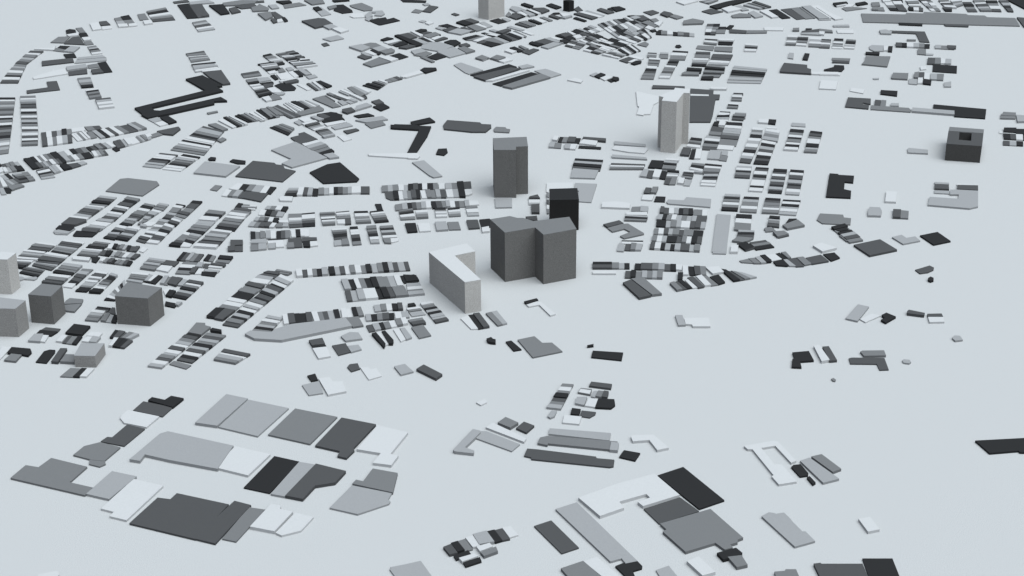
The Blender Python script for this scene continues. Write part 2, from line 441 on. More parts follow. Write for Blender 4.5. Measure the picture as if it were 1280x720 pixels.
S MLW -3993,2709 -3995,2551 -3780,2532 -3773,2658
S MLLW -4121,2522 -4193,2199 -3906,2149 -3827,2440
B the small block right of the slanted rows
P D -3979,1381 -3810,1387 -3786,1206 -3953,1194 |
P D -3992,1152 -3951,1180 -3784,1192 -3759,1008 -3965,997 |
S K/D/L/M/D -4587,978 -4636,702 -4323,643 -4283,890
S K/M -4230,903 -4265,696 -4126,653 -4110,846
P K -4054,845 -3865,800 -3883,691 -4071,735 |
P M -4080,721 -3887,683 -3902,595 -4092,653 |
S MWKM -4531,632 -4578,256 -4377,227 -4327,602
P L -4318,615 -4244,600 -4249,452 -4339,466 |
P D -4231,587 -4136,572 -4168,424 -4236,438 |
P D -4136,572 -3926,528 -3944,461 -4138,517 |
P W -4142,545 -3960,501 -3971,421 -4163,464 |
P L -4199,411 -3983,354 -4004,274 -4187,330 |
P K -4228,317 -4013,301 -4030,155 -4217,211 |
P D -4368,440 -4291,439 -4316,252 -4387,253 |
P W -4283,425 -4199,411 -4227,238 -4308,239 |
B the block behind the broad grey cube
S LMDLMM -5031,804 -5087,424 -4878,354 -4777,718
P D -4775,704 -4588,647 -4629,498 -4806,568 |
P W -4810,527 -4654,485 -4683,297 -4861,380 |
S WMMDL -5172,291 -5197,28 -4977,-53 -4922,235
P K -4989,12 -4868,-2 -4797,206 -4731,166 -4789,-81 |
P L -4922,235 -4863,207 -4916,24 -4973,38 |
P W -4860,220 -4793,180 -4849,10 -4911,24 |
S L/M -4706,152 -4725,-82 -4621,-123 -4590,137
S D/D -4601,138 -4628,-84 -4497,-163 -4444,70
P L -4436,56 -4365,16 -4411,-164 -4479,-138 |
S DWMKLDK -4349,16 -4494,-493 -4300,-583 -4142,-65
P K -4558,-303 -4466,-342 -4500,-518 -4581,-479 |
P W -4646,-289 -4563,-213 -4514,-252 -4583,-467 |
S LKMWMLWK -5219,29 -5375,-580 -5233,-607 -5123,-358
P K -4553,-642 -4382,-718 -4405,-831 -4542,-765 |
P L -4397,-693 -4323,-695 -4360,-792 -4406,-767 |
B the wide slanted block at left
S WMMDK -6716,1379 -6804,1068 -6498,1007 -6420,1274
S WDD -6357,1446 -6402,1246 -6100,1156 -6044,1340
S LMMK -6399,1231 -6451,1020 -6165,890 -6094,1127
P W -6360,1460 -6053,1355 -6055,1312 -6358,1403 |
S WLMDW -6821,1068 -6883,777 -6569,717 -6509,979
S WLDD -6493,1007 -6565,744 -6221,644 -6168,877
S WMDK -6876,749 -6870,504 -6691,447 -6614,718
S DLMD -6563,690 -6596,554 -6294,388 -6229,630
S MDDK -6664,514 -6713,314 -6430,177 -6388,416
P L -6796,209 -6637,181 -6594,140 -6452,178 -6420,138 -6448,73 -6595,101 -6684,24 |
S LMMK -6167,602 -6254,307 -5979,197 -5895,517
S WWMMDD -6255,267 -6329,-20 -6052,-102 -5979,197
B the house rows above the left cube blocks
S MLDDK -5878,435 -5975,-12 -5850,-92 -5724,406
P W -5980,-38 -5856,-66 -5882,-194 -6008,-154 |
S WDDWMWLLMKK -5664,352 -5816,-297 -5661,-325 -5499,296
S LKKDMLWKK -5448,256 -5624,-351 -5469,-378 -5347,188
B the rows below the second slanted row
S MDDK -5897,1367 -5988,1154 -5739,1094 -5667,1292
S WLMD -5993,1126 -6050,875 -5768,801 -5733,1066
P W -6100,848 -5843,789 -5842,679 -6076,737 |
P K -5838,844 -5715,814 -5734,636 -5803,678 |
S D/K -5773,1094 -5746,912 -5601,854 -5576,1035
S W -5684,1263 -5677,1121 -5618,1106 -5593,1262
S K/D/M/L -5604,1262 -5604,1120 -5419,1061 -5404,1216
S K/D/D -5404,1216 -5394,1046 -5251,1002 -5229,1185
P W -5195,1185 -5106,1127 -5147,987 -5211,1030 |
S D/K -5708,1051 -5699,897 -5604,868 -5573,1021
S L/M/M/W/L/D -5573,1021 -5582,868 -5223,738 -5168,889
S W/M/D/K/M/M/D/K -5654,786 -5695,663 -5248,520 -5233,670
B the houses between the left cube blocks
S KD -5416,-790 -5437,-911 -5255,-962 -5233,-841
S WLMM -5453,-911 -5496,-1198 -5323,-1236 -5276,-962
P D -5222,-817 -5178,-830 -5132,-1036 -5245,-987 |
S M/L/K -5258,-998 -5290,-1225 -5077,-1287 -5099,-1073
S K/D/D/M/L -5045,-1498 -5073,-1715 -4809,-1776 -4714,-1640
S W/K/K/D -5012,-1716 -5035,-1953 -4834,-2011 -4762,-1810
P L -6079,-1804 -6045,-1611 -5933,-1612 -5923,-1829 |
P W -5938,-1806 -5928,-1612 -5857,-1636 -5862,-1829 |
P K -6030,-1611 -6004,-1484 -5769,-1534 -5824,-1648 |
P D -6004,-1484 -5954,-1392 -5754,-1441 -5769,-1534 |
P K -5659,-1593 -5604,-1338 -5381,-1400 -5439,-1653 |black square building beside the squat light grey block
P W -5727,-1809 -5687,-1627 -5616,-1651 -5651,-1832 |
S D/M/K -5611,-1651 -5643,-1844 -5455,-1902 -5424,-1676
P W -5378,-1654 -5341,-1540 -5192,-1576 -5209,-1691 |
P W -5404,-1813 -5363,-1677 -5290,-1690 -5309,-1837 |
P L -5292,-1678 -5184,-1714 -5214,-1861 -5309,-1837 |
P W -6306,-2288 -6382,-2222 -6367,-1935 -6251,-1959 -6293,-2223 |
P K -6256,-2136 -6241,-1981 -5995,-2029 -5958,-2118 -5979,-2216 -6066,-2182 |black house with a clipped corner at the lower left
P M -6246,-2332 -6201,-2159 -6064,-2193 -6095,-2367 |
P K -5849,-2370 -5815,-2076 -5755,-2032 -5683,-2044 -5672,-2111 -5709,-2400 |black house with a rounded top corner at the lower left
P D -5652,-2394 -5620,-2034 -5535,-2040 -5565,-2410 |narrow dark grey slanting house at the lower left
P M -5543,-2396 -5518,-2201 -5407,-2213 -5362,-2420 |
S M/M/K -5385,-2537 -5461,-2759 -5224,-2783 -5175,-2561
P W -5175,-2561 -5087,-2562 -5138,-2780 -5223,-2771 |
P L -6579,1771 -6409,1887 -6287,1855 -6359,1661 -6551,1700 |
P M -5871,-623 -5837,-539 -5650,-577 -5644,-700 -5870,-722 |
P M -5865,-747 -5642,-710 -5684,-949 -5805,-918 |
B the tilted pair of rows left of centre
S MM -3206,342 -3238,236 -3036,180 -2989,249
S DD -3320,291 -3438,186 -3195,62 -3152,251
S LW -3438,186 -3527,-48 -3280,-129 -3222,104
S DMMKKWWMMDK -3537,-48 -3941,-1137 -3704,-1211 -3306,-180
P D -3831,-1186 -3738,-899 -3596,-949 -3721,-1235 |
P K -3945,-1113 -3858,-863 -3740,-884 -3824,-1162 |
S WLWKDLKDKMWLWKLKMD -3133,182 -3704,-1353 -3498,-1435 -2940,-4
B the triangle block left of centre
S LWWMLKM -3152,-1100 -3311,-1545 -3070,-1608 -2956,-1189
P L -3377,-1659 -3318,-1568 -3049,-1617 -3009,-1526 -2821,-1389 -2141,-1209 -2040,-1446 -2891,-1847 -3238,-1797 |long light grey curved slab along the triangular block
P M -2143,-1186 -1981,-1150 -1896,-1415 -2029,-1460 |
S W/D/K/K/D -2968,-1079 -2915,-1364 -2554,-1298 -2602,-1021
S W/M/D/L/K -2603,-1012 -2533,-1299 -2202,-1218 -2258,-929
S W/W/K/M -2227,-920 -2182,-1209 -1911,-1117 -1971,-865
B the front edge row left of centre
S W/D/W/M/K/L -2948,339 -2909,110 -2493,173 -2524,402
S K/L/D/W/M/W/M/K -2514,413 -2471,172 -1902,254 -1941,512
S L/M/K/L/D/L/D -1932,528 -1890,243 -1383,315 -1430,597
B the paired block left of the white slab
S L/K/W/M/K/K/M/M/L/W -2304,-3 -2224,-324 -1453,-207 -1525,132
S D/L/L/W/W/K/K/D/M/M -2222,-349 -2164,-676 -1363,-513 -1441,-233
P K -1525,132 -1322,182 -1267,-81 -1448,-104 |
S LWML -1415,-130 -1369,-513 -1154,-466 -1233,-107
S KK -1473,158 -1417,-79 -1247,-40 -1298,139
B the houses in front of the white slab
S L/M/W -1809,-804 -1775,-999 -1555,-942 -1576,-758
S K/D -1576,-758 -1549,-954 -1415,-944 -1440,-760
S L/K/M/D/K -1898,-1082 -1869,-1272 -1513,-1218 -1529,-1027
S W/L -1520,-1015 -1499,-1206 -1320,-1173 -1349,-1005
S D/L/K/M/W/M/W -1865,-1402 -1811,-1588 -1331,-1374 -1371,-1196
P K -1775,-1669 -1722,-1635 -1581,-1955 -1595,-2055 |black slanted house, leftmost of a striped trio
P W -1717,-1636 -1658,-1609 -1523,-1933 -1590,-1977 |
P K -1653,-1613 -1609,-1591 -1486,-1866 -1491,-1956 -1541,-1955 |
P W -1511,-1523 -1436,-1501 -1329,-1800 -1396,-1867 |
P L -1431,-1501 -1366,-1490 -1261,-1767 -1328,-1823 |
P K -1366,-786 -1283,-755 -1254,-824 -1351,-872 |
S WMLL -1374,-920 -1291,-1138 -1118,-1080 -1220,-873
P W -1375,-908 -1211,-849 -1166,-923 -1340,-993 |
S MDD -1337,-1256 -1267,-1422 -1101,-1365 -1155,-1187
P M -1285,-1468 -1136,-1400 -1022,-1702 -1170,-1780 |mid grey square building below the house cluster, left of centre
S WMKLKLLD -1204,-763 -979,-1344 -813,-1263 -1050,-704
P W -665,-1206 -570,-1112 -430,-1515 -521,-1523 |white clipped house at the foot of the white L-shaped slab
S K/D -570,-1112 -430,-1524 -288,-1470 -426,-1066
S M/L -343,-1067 -186,-1434 -64,-1370 -199,-997
P K 156,-733 325,-637 345,-697 197,-808 |
P W 187,-808 334,-711 397,-752 385,-810 217,-872 |
P W 354,-820 396,-771 560,-1104 493,-1151 |thin white slanting house in front of the double tower
P K -325,-1837 -265,-1792 -245,-1838 -208,-1861 -208,-1951 -264,-1937 -304,-1918 |
P K -84,-1894 -14,-1864 114,-2111 15,-2145 |
P M 66,-1842 278,-1745 375,-1936 495,-1929 619,-2171 250,-2332 |mid grey L-shaped building below the double tower
B the small house rows at centre left
S L/M/W/K -3620,2671 -3640,2546 -3322,2447 -3300,2619
S W/K/D/L -3700,2547 -3710,2345 -3348,2262 -3332,2432
S L/M/D/W/K -3731,2238 -3749,2101 -3390,2020 -3386,2187
S L/M/D/D/W -3780,2071 -3804,1906 -3427,1841 -3399,1990
P W -3386,2080 -3248,2093 -3225,1987 -3365,2004 |
P L -3306,1988 -3230,1987 -3217,1867 -3304,1869 |
P M -3397,1975 -3312,1989 -3302,1854 -3400,1855 |
S MMWLMD -3273,2369 -3204,1852 -3011,1879 -3080,2381
S KWWMDK -3080,2381 -3017,1879 -2835,1906 -2891,2425
S K/M/M -3745,1712 -3699,1405 -3492,1431 -3528,1679
S L/W -3526,1709 -3487,1431 -3348,1458 -3384,1721
S K/D/M -3373,1721 -3339,1428 -3145,1469 -3181,1748
S W/K/W/W -3169,1748 -3129,1483 -2881,1508 -2912,1758
P D -3174,1426 -2987,1481 -2940,1136 -3050,1124 -3079,1281 -3158,1282 |
P M -3173,1268 -3079,1281 -3049,1110 -3149,1097 |
P D -2978,1452 -2767,1449 -2759,1362 -2963,1308 |
P K -2950,1293 -2855,1306 -2832,1129 -2923,1136 |
P W -2851,1320 -2756,1333 -2724,1175 -2828,1149 |
P L -3690,1376 -3479,1416 -3454,1258 -3573,1260 -3675,1261 |
P M -3680,1218 -3575,1231 -3544,1033 -3649,1020 |
P L -3571,1245 -3460,1258 -3436,1059 -3544,1033 |
P K -3455,1401 -3242,1427 -3237,1384 -3451,1372 |
P W -3455,1358 -3237,1384 -3198,1140 -3309,1128 -3333,1285 -3437,1258 |
P L -3436,1243 -3337,1270 -3310,1085 -3409,1073 |
P D -3992,1152 -3955,1166 -3985,1381 -3809,1378 -3786,1206 -3897,1193 -3871,1009 -3965,997 |
B the house stacks at centre
S MDMWKWLM -2819,2408 -2726,1919 -2549,1947 -2598,2436
S DWLM -2583,2404 -2539,2158 -2343,2185 -2387,2448
P W -2535,2112 -2425,2126 -2406,1959 -2516,1961 |
P D -2425,2126 -2339,2140 -2319,1958 -2405,1944 |
S KWWMLM -2317,2447 -2246,1987 -2034,2014 -2117,2459
P K -2030,2740 -1936,2745 -1898,2518 -1979,2504 |
S KWLMDK -2086,2428 -1976,2013 -1781,2055 -1890,2487
S WMDKD -2587,1783 -2511,1372 -2328,1427 -2376,1809
P L -2515,1358 -2416,1385 -2389,1199 -2493,1172 |
P M -2410,1385 -2321,1413 -2282,1197 -2388,1185 |
S KWWDKM -2334,1853 -2237,1196 -2115,1223 -2220,1867
S MMDKWL -2092,1850 -1987,1250 -1864,1262 -1955,1877
S MKLDW -1902,1862 -1829,1434 -1626,1460 -1714,1889
P M -1834,1420 -1721,1433 -1699,1245 -1790,1255 |
P W -1721,1433 -1603,1445 -1603,1344 -1668,1288 -1702,1288 |
S K -1544,1961 -1487,1633 -1346,1660 -1389,1973
S W -1359,1958 -1317,1660 -1158,1687 -1192,1970
S L -1112,1999 -1072,1686 -907,1712 -950,2012
S M -933,2011 -895,1727 -729,1739 -771,2024
S D -656,2068 -615,1752 -455,1779 -493,2080
P K -471,2107 -320,2141 -248,1851 -432,1782 |
S W -431,1776 -418,1617 -315,1644 -328,1822
B the long double row left of the notched tower
S M/L/M -1975,3454 -1953,3206 -1707,3235 -1728,3500
S W/L -1722,3500 -1702,3251 -1564,3266 -1575,3498
S K/D/K -1576,3514 -1557,3249 -1346,3278 -1364,3538
S W -1364,3538 -1347,3295 -1274,3294 -1284,3536
S K/M -1284,3543 -1267,3261 -1105,3291 -1126,3557
S W -1114,3557 -1093,3307 -1009,3322 -1022,3555
S L/M -1016,3555 -996,3306 -815,3319 -833,3569
P K -834,3586 -736,3601 -686,2975 -777,2982 -809,3336 |
P D -736,3601 -620,3616 -603,3316 -712,3317 |
P W -711,3284 -602,3299 -587,3119 -640,3055 -688,3046 |
P D -1911,3206 -1785,3220 -1754,2889 -1808,2896 -1879,2978 |
S K/W/L/M/D/K -1785,3220 -1748,2889 -1356,2937 -1388,3263
S W/M/M/L/D -1382,3263 -1338,2953 -974,2963 -1001,3273
S W/L -996,3289 -962,2979 -783,2992 -809,3319
S M/L -1730,2688 -1706,2468 -1526,2512 -1556,2765
S K/D/M/L/W -1556,2765 -1526,2512 -1185,2553 -1207,2807
S K/D/M -1201,2807 -1167,2538 -950,2565 -987,2819
S L/W/D/M/L -987,2819 -962,2581 -620,2607 -636,2845
P W -636,2845 -505,2843 -479,2684 -621,2654 |
S MDKWWM -1658,2452 -1610,2113 -1402,2140 -1456,2542
S WLM -1411,2463 -1380,2155 -1212,2183 -1242,2492
S KMWLW -1132,2537 -1102,2196 -939,2209 -972,2534
S KWLM -943,2534 -910,2224 -741,2252 -767,2578
S MWWL -678,2592 -642,2250 -473,2263 -507,2621
B the row below the black pentagonal hall
S LMDK -3378,3378 -3414,3051 -3225,3080 -3220,3375
P W -3479,2988 -3450,3052 -3280,3030 -3273,2856 -3454,2872 |
S W/D/L/K -3224,3408 -3227,3093 -2912,3075 -2928,3370
S M/L/W -2928,3370 -2903,3108 -2677,3136 -2700,3400
S K/D/M/L/W/W -2700,3400 -2677,3136 -2270,3162 -2289,3426
P D -2289,3426 -2155,3424 -2136,3147 -2269,3149 |
B the small block left of the pentagonal hall
P W -4184,3591 -4096,3569 -4144,3291 -4288,3373 |
P K -4099,3589 -3984,3554 -4034,3290 -4150,3305 |
S M/L/W -3981,3534 -4022,3289 -3705,3173 -3668,3462
P K -3668,3462 -3572,3434 -3630,3152 -3711,3219 |
S W/M/L/D -4323,3360 -4358,3099 -4019,2996 -3967,3236
P D -3967,3236 -3669,3172 -3737,2851 -4019,2996 |
P K -4091,2647 -4073,2773 -3985,2740 -3998,2570 |
S M/W -3985,2740 -3998,2570 -3793,2536 -3776,2686
B the striped courtyard row at centre
P W 663,5432 707,5622 784,5582 740,5393 |
S K/M/D/D/K 797,5597 752,5355 1099,5297 1134,5538
P D 1157,5462 1174,5553 1542,5470 1528,5342 |
P W 1098,5274 1170,5461 1400,5382 1365,5172 |
P K 1079,5088 1096,5199 1447,5119 1435,5023 |
S L/M 636,5357 604,5111 796,5071 815,5294
S L/W 866,5256 854,5040 1024,5000 1066,5237
S KLKD 1011,4615 945,4155 1376,4044 1450,4535
P L 958,4155 1352,4058 1282,3716 908,3756 |light grey square building, front of the striped stack beside the notched tower
P L 974,3539 1307,3500 1185,2752 996,2787 1018,3207 954,3307 |light grey tilted plate behind the black box tower
P W 542,3546 938,3553 930,3327 565,3247 563,3149 527,3182 |
S MLDWM 526,3117 517,2324 550,2324 566,3084
P D 272,2991 393,3067 427,2924 259,2927 |
S KWWL 259,2927 256,2672 415,2669 427,2924
P D 292,2640 415,2657 410,2326 293,2328 |
P L -248,2942 8,2937 7,2569 -234,2554 |light grey low annex at the foot of the notched grey tower
P D 204,2176 368,2204 377,2021 227,2072 |
P W 1349,2718 1553,2746 1751,2680 1727,2479 1328,2529 |
P D 1372,2686 1739,2680 1736,2629 1369,2635 |
P W 1385,2717 1670,2713 1762,2667 1738,2479 1376,2528 |
P M 1778,2553 1909,2564 1884,2364 1756,2379 |
P L 1909,2564 2020,2537 1994,2332 1884,2364 |
P W 1683,2337 1987,2332 1978,2209 1676,2232 |
S LKM 1665,2244 1634,2032 1952,1996 1988,2178
P D 1320,1871 1559,2018 1616,1911 1378,1766 |
P M 1377,1751 1598,1897 1680,1910 1886,1552 1884,1522 1590,1367 1538,1455 1695,1599 1616,1718 1439,1611 |mid grey hooked building right of the black box tower
P K 1553,1307 1857,1291 1850,1263 1551,1284 |
P W 1550,1267 1853,1245 1843,1166 1546,1193 |
P L 1464,929 1513,1211 1579,1181 1558,911 |
P D 1570,955 1601,1169 1679,1168 1654,943 |
S M/L 1680,1179 1654,943 1799,940 1842,1149
B the blocks below the white tower
S L 1672,5377 1664,5227 2152,5106 2166,5218
P W 1613,5005 1674,5171 2168,5069 2189,4995 2119,4813 1874,4872 |white clipped building left of the white tower's foot
P L 1600,4749 2136,4613 2143,4524 1593,4623 |
S DWM 1566,4356 1529,4111 2050,4102 2095,4294
P K 2130,4170 2209,4487 2401,4448 2339,4132 |black square house in front of the white tower
P W 2441,4554 2645,4497 2626,4426 2428,4465 |
S LKMM 2414,4448 2342,4097 2544,4059 2604,4391
P K 2419,4043 2602,4006 2596,3937 2413,3974 |
P L 1974,3793 2063,4102 2135,4066 2076,3757 |
P D 2135,4066 2220,4047 2159,3722 2076,3757 |
P W 2228,4064 2337,4027 2268,3703 2167,3739 |
P K 2331,4028 2427,3991 2352,3668 2268,3703 |
S LWM 2418,3957 2377,3752 2541,3732 2594,3920
P D 2369,3735 2467,3734 2401,3449 2325,3483 |
P M 2467,3734 2540,3715 2492,3447 2401,3449 |
P W 2676,4004 2834,3967 2816,3916 2665,3953 |
S KDM 2662,3918 2616,3748 2769,3678 2813,3882
P W 2575,3698 2659,3680 2614,3445 2531,3480 |
P L 2662,3646 2766,3644 2706,3394 2617,3412 |
S MDKW 2836,4387 2777,4089 2959,3982 3031,4331
P L 2766,4038 2963,3965 2944,3897 2758,3951 |
S KWMMD 3039,4348 2955,3879 3193,3858 3294,4273
S LKDWW 2972,3862 2872,3408 3093,3371 3193,3858
P D 2756,5040 2879,4983 2812,4674 2676,4712 |
P K 2892,4983 2968,4981 2876,4547 2808,4566 |
P W 2964,5000 3051,4980 2983,4545 2889,4547 |
P L 3173,4923 3356,4901 3275,4504 3096,4543 |
P L 3362,4901 3456,4881 3421,4681 3330,4719 |
P M 3322,4701 3433,4681 3382,4449 3273,4486 |
P D 2031,3289 2120,3271 2073,3043 1986,3077 |
P M 2142,3320 2227,3319 2172,3074 2089,3091 |
P W 1976,3028 2144,3025 2092,2801 1939,2836 |
P K 2165,2977 2307,2958 2278,2750 2119,2769 |
P L 2301,2734 2332,2829 2567,2794 2615,2921 2977,2838 2932,2522 2319,2670 |long light grey stepped building above the checkered block
B the checkered block at centre right
S D/D 2203,2546 2167,2313 2299,2281 2324,2513
S W/L 2323,2497 2300,2296 2438,2263 2464,2495
S K/D/K 2470,2495 2437,2248 2651,2229 2673,2461
S M/M/W 2676,2429 2650,2214 2853,2210 2881,2426
S L/K/M/W/L/M/L/L/D/D 2138,2237 2101,2055 2808,1938 2847,2149
S K/K/L/M/L/W/W/D/D/L 2105,2039 2076,1800 2767,1700 2808,1938
S M/W/D/L/M/D/M/M/K/K 2048,1741 2022,1535 2704,1408 2743,1626
S M/W/L/K/K/D/M/W/K/D 2006,1477 1974,1275 2662,1150 2703,1393
S D/W/K/L/K/L/D/D/L/M 1958,1204 1925,992 2613,883 2646,1108
P L 2995,2223 3199,2220 2972,808 2791,825 |long light grey rectangular building standing upright beside the checkered block
P W 3071,1045 3166,1043 3136,834 3036,835 |
B the house columns right of the white tower
S KLW 3456,6559 3434,6357 3616,6314 3675,6596
S MKD 3733,6635 3692,6393 3874,6350 3943,6591
P K 3387,6294 3470,6317 3431,6079 3333,6104 |
P W 3483,6317 3572,6275 3537,6077 3434,6103 |
S KWL 3581,6235 3485,5843 3764,5760 3841,6190
S DDM 3325,6081 3229,5654 3420,5612 3515,5999
S LMDMM 3489,5882 3337,5197 3611,5118 3769,5799
S LWKMD 3186,5617 3045,4980 3283,4939 3412,5536
P W 3335,5183 3585,5119 3538,4935 3289,4990 |
S KMDW 2929,5522 2812,5095 3023,5017 3100,5465
S WMLK 3989,5990 3880,5528 4069,5486 4150,5948
S WLWMKWLD 3862,5490 3577,4392 3746,4340 4059,5448
S WLML 4213,5986 4073,5410 4303,5293 4421,5865
S WKLDWKDK 4068,5373 3793,4318 4014,4279 4272,5256
S KMWKMWKW 4597,5901 4354,4920 4565,4880 4812,5843
S KDMWWKLM 4911,5802 4658,4820 4856,4787 5097,5737
P W 4145,6385 4305,6382 4265,6183 4111,6225 |
P K 4305,6382 4427,6356 4379,6141 4265,6183 |
P W 4229,6009 4384,5983 4366,5905 4219,5931 |
P L 4672,6239 4890,6187 4866,6030 4636,6081 |
S LWKMD 3519,4217 3426,3735 3655,3697 3751,4178
S KDWKMWWKW 3813,4177 3577,3165 3777,3129 4008,4138
S KDWDLDKLK 4073,4068 3857,3095 4057,3059 4278,4029
S KWDKLKDWL 4326,4015 4112,3026 4311,2990 4530,3970
S LKMWMK 3198,3008 3080,2407 3316,2373 3427,2972
S KLMMWM 3478,2939 3347,2341 3584,2306 3700,2903
S KDMMWM 3794,2889 3661,2287 3899,2258 4015,2847
S KWKLWL 4047,2821 3908,2240 4146,2193 4303,2778
S KWMM 3279,2219 3181,1649 3407,1587 3504,2185
P L 2998,2254 3192,2208 2982,850 2785,881 |
S KLMD 3756,2150 3673,1789 3839,1739 3902,2117
P K 3945,1845 4017,2024 4133,2023 4037,1843 |
P M 3891,1786 4140,1992 4212,1781 3942,1655 |
P M 3631,1731 3727,1759 3775,1610 3623,1583 |
P M 3722,1552 3885,1579 3937,1462 3765,1366 |
P L 3239,1619 3464,1586 3450,1527 3231,1548 |
S KD 3218,1531 3189,1386 3423,1354 3459,1545
P M 3105,1243 3201,1386 3421,1336 3341,1240 3245,1184 |
P K 3159,1128 3292,1200 3403,1012 3255,902 |
S DMK 3349,1211 3405,939 3675,1036 3585,1293
P W 3038,849 3079,1073 3175,1072 3136,831 |
B the two thin rows right of the double tower
S M/L 1375,517 1365,328 1533,326 1544,514
P K 1112,532 1375,528 1371,452 1104,456 |
P D 1104,440 1371,436 1365,328 1099,332 |
P W 1099,242 1415,248 1410,152 1096,157 |
S K/D/D/M/L/D/K 1692,496 1668,297 2229,236 2248,450
S K 1539,514 1528,326 1605,325 1616,513
S D/K/M/L/M/L/M 1545,246 1521,24 2025,-14 2049,212
P W 2247,439 2333,421 2306,245 2232,262 |
P K 2249,156 2320,155 2289,-70 2225,-69 |
P W 2333,421 2407,393 2384,101 2311,102 |
S K/D/M 2407,393 2402,101 2627,82 2644,363
P W 2641,326 2819,360 2875,173 2716,112 |
S M/D/K 2108,-181 2185,-412 2395,-314 2280,-55
S W/M/W 2323,-55 2405,-324 2658,-241 2562,83
P D 2360,-4 2440,48 2557,-291 2479,-325 |
P M 2561,72 2628,97 2757,-217 2657,-251 |
P K 2664,18 2790,95 2854,-151 2757,-217 |
S K/D/M/L 2832,280 2971,-117 3298,9 3122,159
P D 1482,-172 1595,-71 1833,-574 1670,-656 |dark grey tilted building below the thin rows right of the double tower
P M 1603,-45 1764,5 1978,-525 1845,-559 |mid grey tilted building below the thin rows right of the double tower
P L 2098,-1173 2192,-1165 2207,-1458 2114,-1466 |light grey narrow building attached to a low white one
P W 2204,-1260 2523,-1251 2517,-1509 2294,-1506 2289,-1450 2209,-1435 |low white stepped building right of its narrow grey neighbour
B the curved row at right
P M 3128,572 3257,639 3315,488 3154,517 |
P M 3262,639 3347,657 3412,473 3319,474 |
P L 3354,665 3425,705 3490,485 3417,473 |
P K 3432,719 3502,745 3571,552 3560,511 3492,499 |
P W 3515,759 3653,798 3723,618 3576,552 |
P K 3659,798 3719,833 3800,617 3735,590 |
P M 3733,811 3803,838 3851,630 3805,617 |
P K 3589,525 3736,596 3780,400 3760,373 3616,402 |
P L 3735,590 3792,603 3880,372 3793,378 |
P D 3794,617 3922,664 3989,370 3878,358 |
P M 3928,664 4026,690 4105,449 4003,397 |
P D 4051,641 4278,747 4353,527 4108,436 |dark grey broad house in the curved row at right
P K 4315,774 4479,827 4527,647 4388,540 |black house at the end of the curved row at right
P W 4213,1042 4351,1139 4476,1009 4534,952 4313,830 |white flat building above the end of the curved row
P D 3176,1128 3280,1198 3401,998 3255,902 |
P D 3714,1494 3876,1594 3940,1447 3787,1362 |
P M 3616,1701 3734,1729 3762,1684 3697,1626 3619,1642 |
P D 3723,1479 3763,1523 3811,1376 3775,1363 |
B the diagonal houses at right
S KMKLDM 4581,1716 4748,1161 4954,1244 4796,1832
P D 4788,1064 5194,1257 5362,887 4944,693 |large dark grey square hall at right
P L 5382,1352 5534,1437 5579,1320 5715,1376 5755,1220 5490,1104 |light grey notched hall between the dark and black halls at right
P K 5789,1404 6065,1528 6178,1196 5910,1075 |black square hall at far right
P D 5478,230 5704,371 5750,301 5727,226 5633,143 5517,108 |dark grey rounded building alone at right
P K 5586,-77 5630,-25 5664,-67 5648,-140 5598,-170 5575,-129 |tiny black building below the rounded dark one at right
P L 4272,-1289 4505,-869 4637,-944 4411,-1371 |light grey tilted building at right
P W 4454,-1301 4638,-1137 4740,-1201 4509,-1396 |white slanting building between a grey and a black one at right
P K 4711,-1352 4773,-1296 4748,-1210 4823,-1140 4923,-1260 4757,-1433 |small black notched building at right
P D 5092,-1119 5126,-1072 5312,-1170 5287,-1242 5084,-1177 |thin dark grey bar building at right
P D 5343,-1171 5530,-1164 5529,-1259 5335,-1257 |
P W 5333,-1266 5527,-1269 5512,-1410 5321,-1417 |
P L 5504,-1871 5550,-1803 5618,-1813 5628,-1927 5526,-1952 |tiny light grey building at the far right
P M 4646,1422 4790,1466 4886,1302 4713,1219 |
P K 4908,3860 5039,3831 5033,3796 5267,3752 5205,3469 5082,3505 5017,3194 5114,3127 5058,2849 4697,2900 |black E-shaped building at right
P W 5638,3099 5792,3063 5696,2660 5539,2682 |small white building below the courtyard block
P L 5217,2311 5269,2466 5418,2445 5420,2308 5369,2125 5186,2140 |small light grey clipped building at right
P D 5596,2367 5710,2353 5643,2059 5534,2073 |
P M 5710,2353 5816,2320 5752,2039 5643,2059 |
P M 4507,2261 4836,2207 4830,2103 4929,2071 4876,1830 4482,1884 4422,2018 |mid grey oblong hall above the diagonal houses at right
P L 6326,4923 6356,4974 6643,4881 6608,4714 6301,4762 |thin grey bar left of the courtyard block
P K 4576,1686 4792,1742 4817,1624 4682,1567 |
P D 6426,3382 6631,3346 6597,3168 6381,3198 |
P L 6443,3482 6659,3445 6644,3379 6430,3402 |
P L 6371,3152 6592,3116 6567,3005 6347,3041 |
P D 6761,3330 7066,3305 7019,3109 6717,3166 |
P W 6772,3410 7078,3358 7066,3305 6756,3337 |
P L 6146,2546 6237,2862 6647,2779 6692,2951 6563,2954 6607,3148 6707,3146 7016,3096 6867,2472 6725,2399 |light grey S-shaped building at far right
P W 7973,5662 8017,5785 8262,5719 8227,5604 |
S K/K 8106,5877 8044,5684 8466,5600 8534,5854
S K/D/W/K 8030,5630 7980,5379 8386,5297 8456,5561
S D/L/K 7948,5304 7898,5103 8206,5053 8256,5246
P M 8228,6578 8476,6549 8411,6348 8168,6368 |
P L 8466,6508 8615,6465 8568,6185 8405,6172 |
B the far right top houses
P M 6977,12686 7845,12599 7883,12712 8207,12660 8247,12773 9053,12607 9066,12527 9389,12486 9409,12373 9944,12305 9895,11753 6911,12091 |very long mid grey building along the top right
P D 9981,12327 10142,12278 9981,11664 9950,11664 |dark grey building at the right edge beside the very long grey one
P K 7597,12021 8043,11956 8013,11814 7577,11889 |thin black building in front of the very long grey one
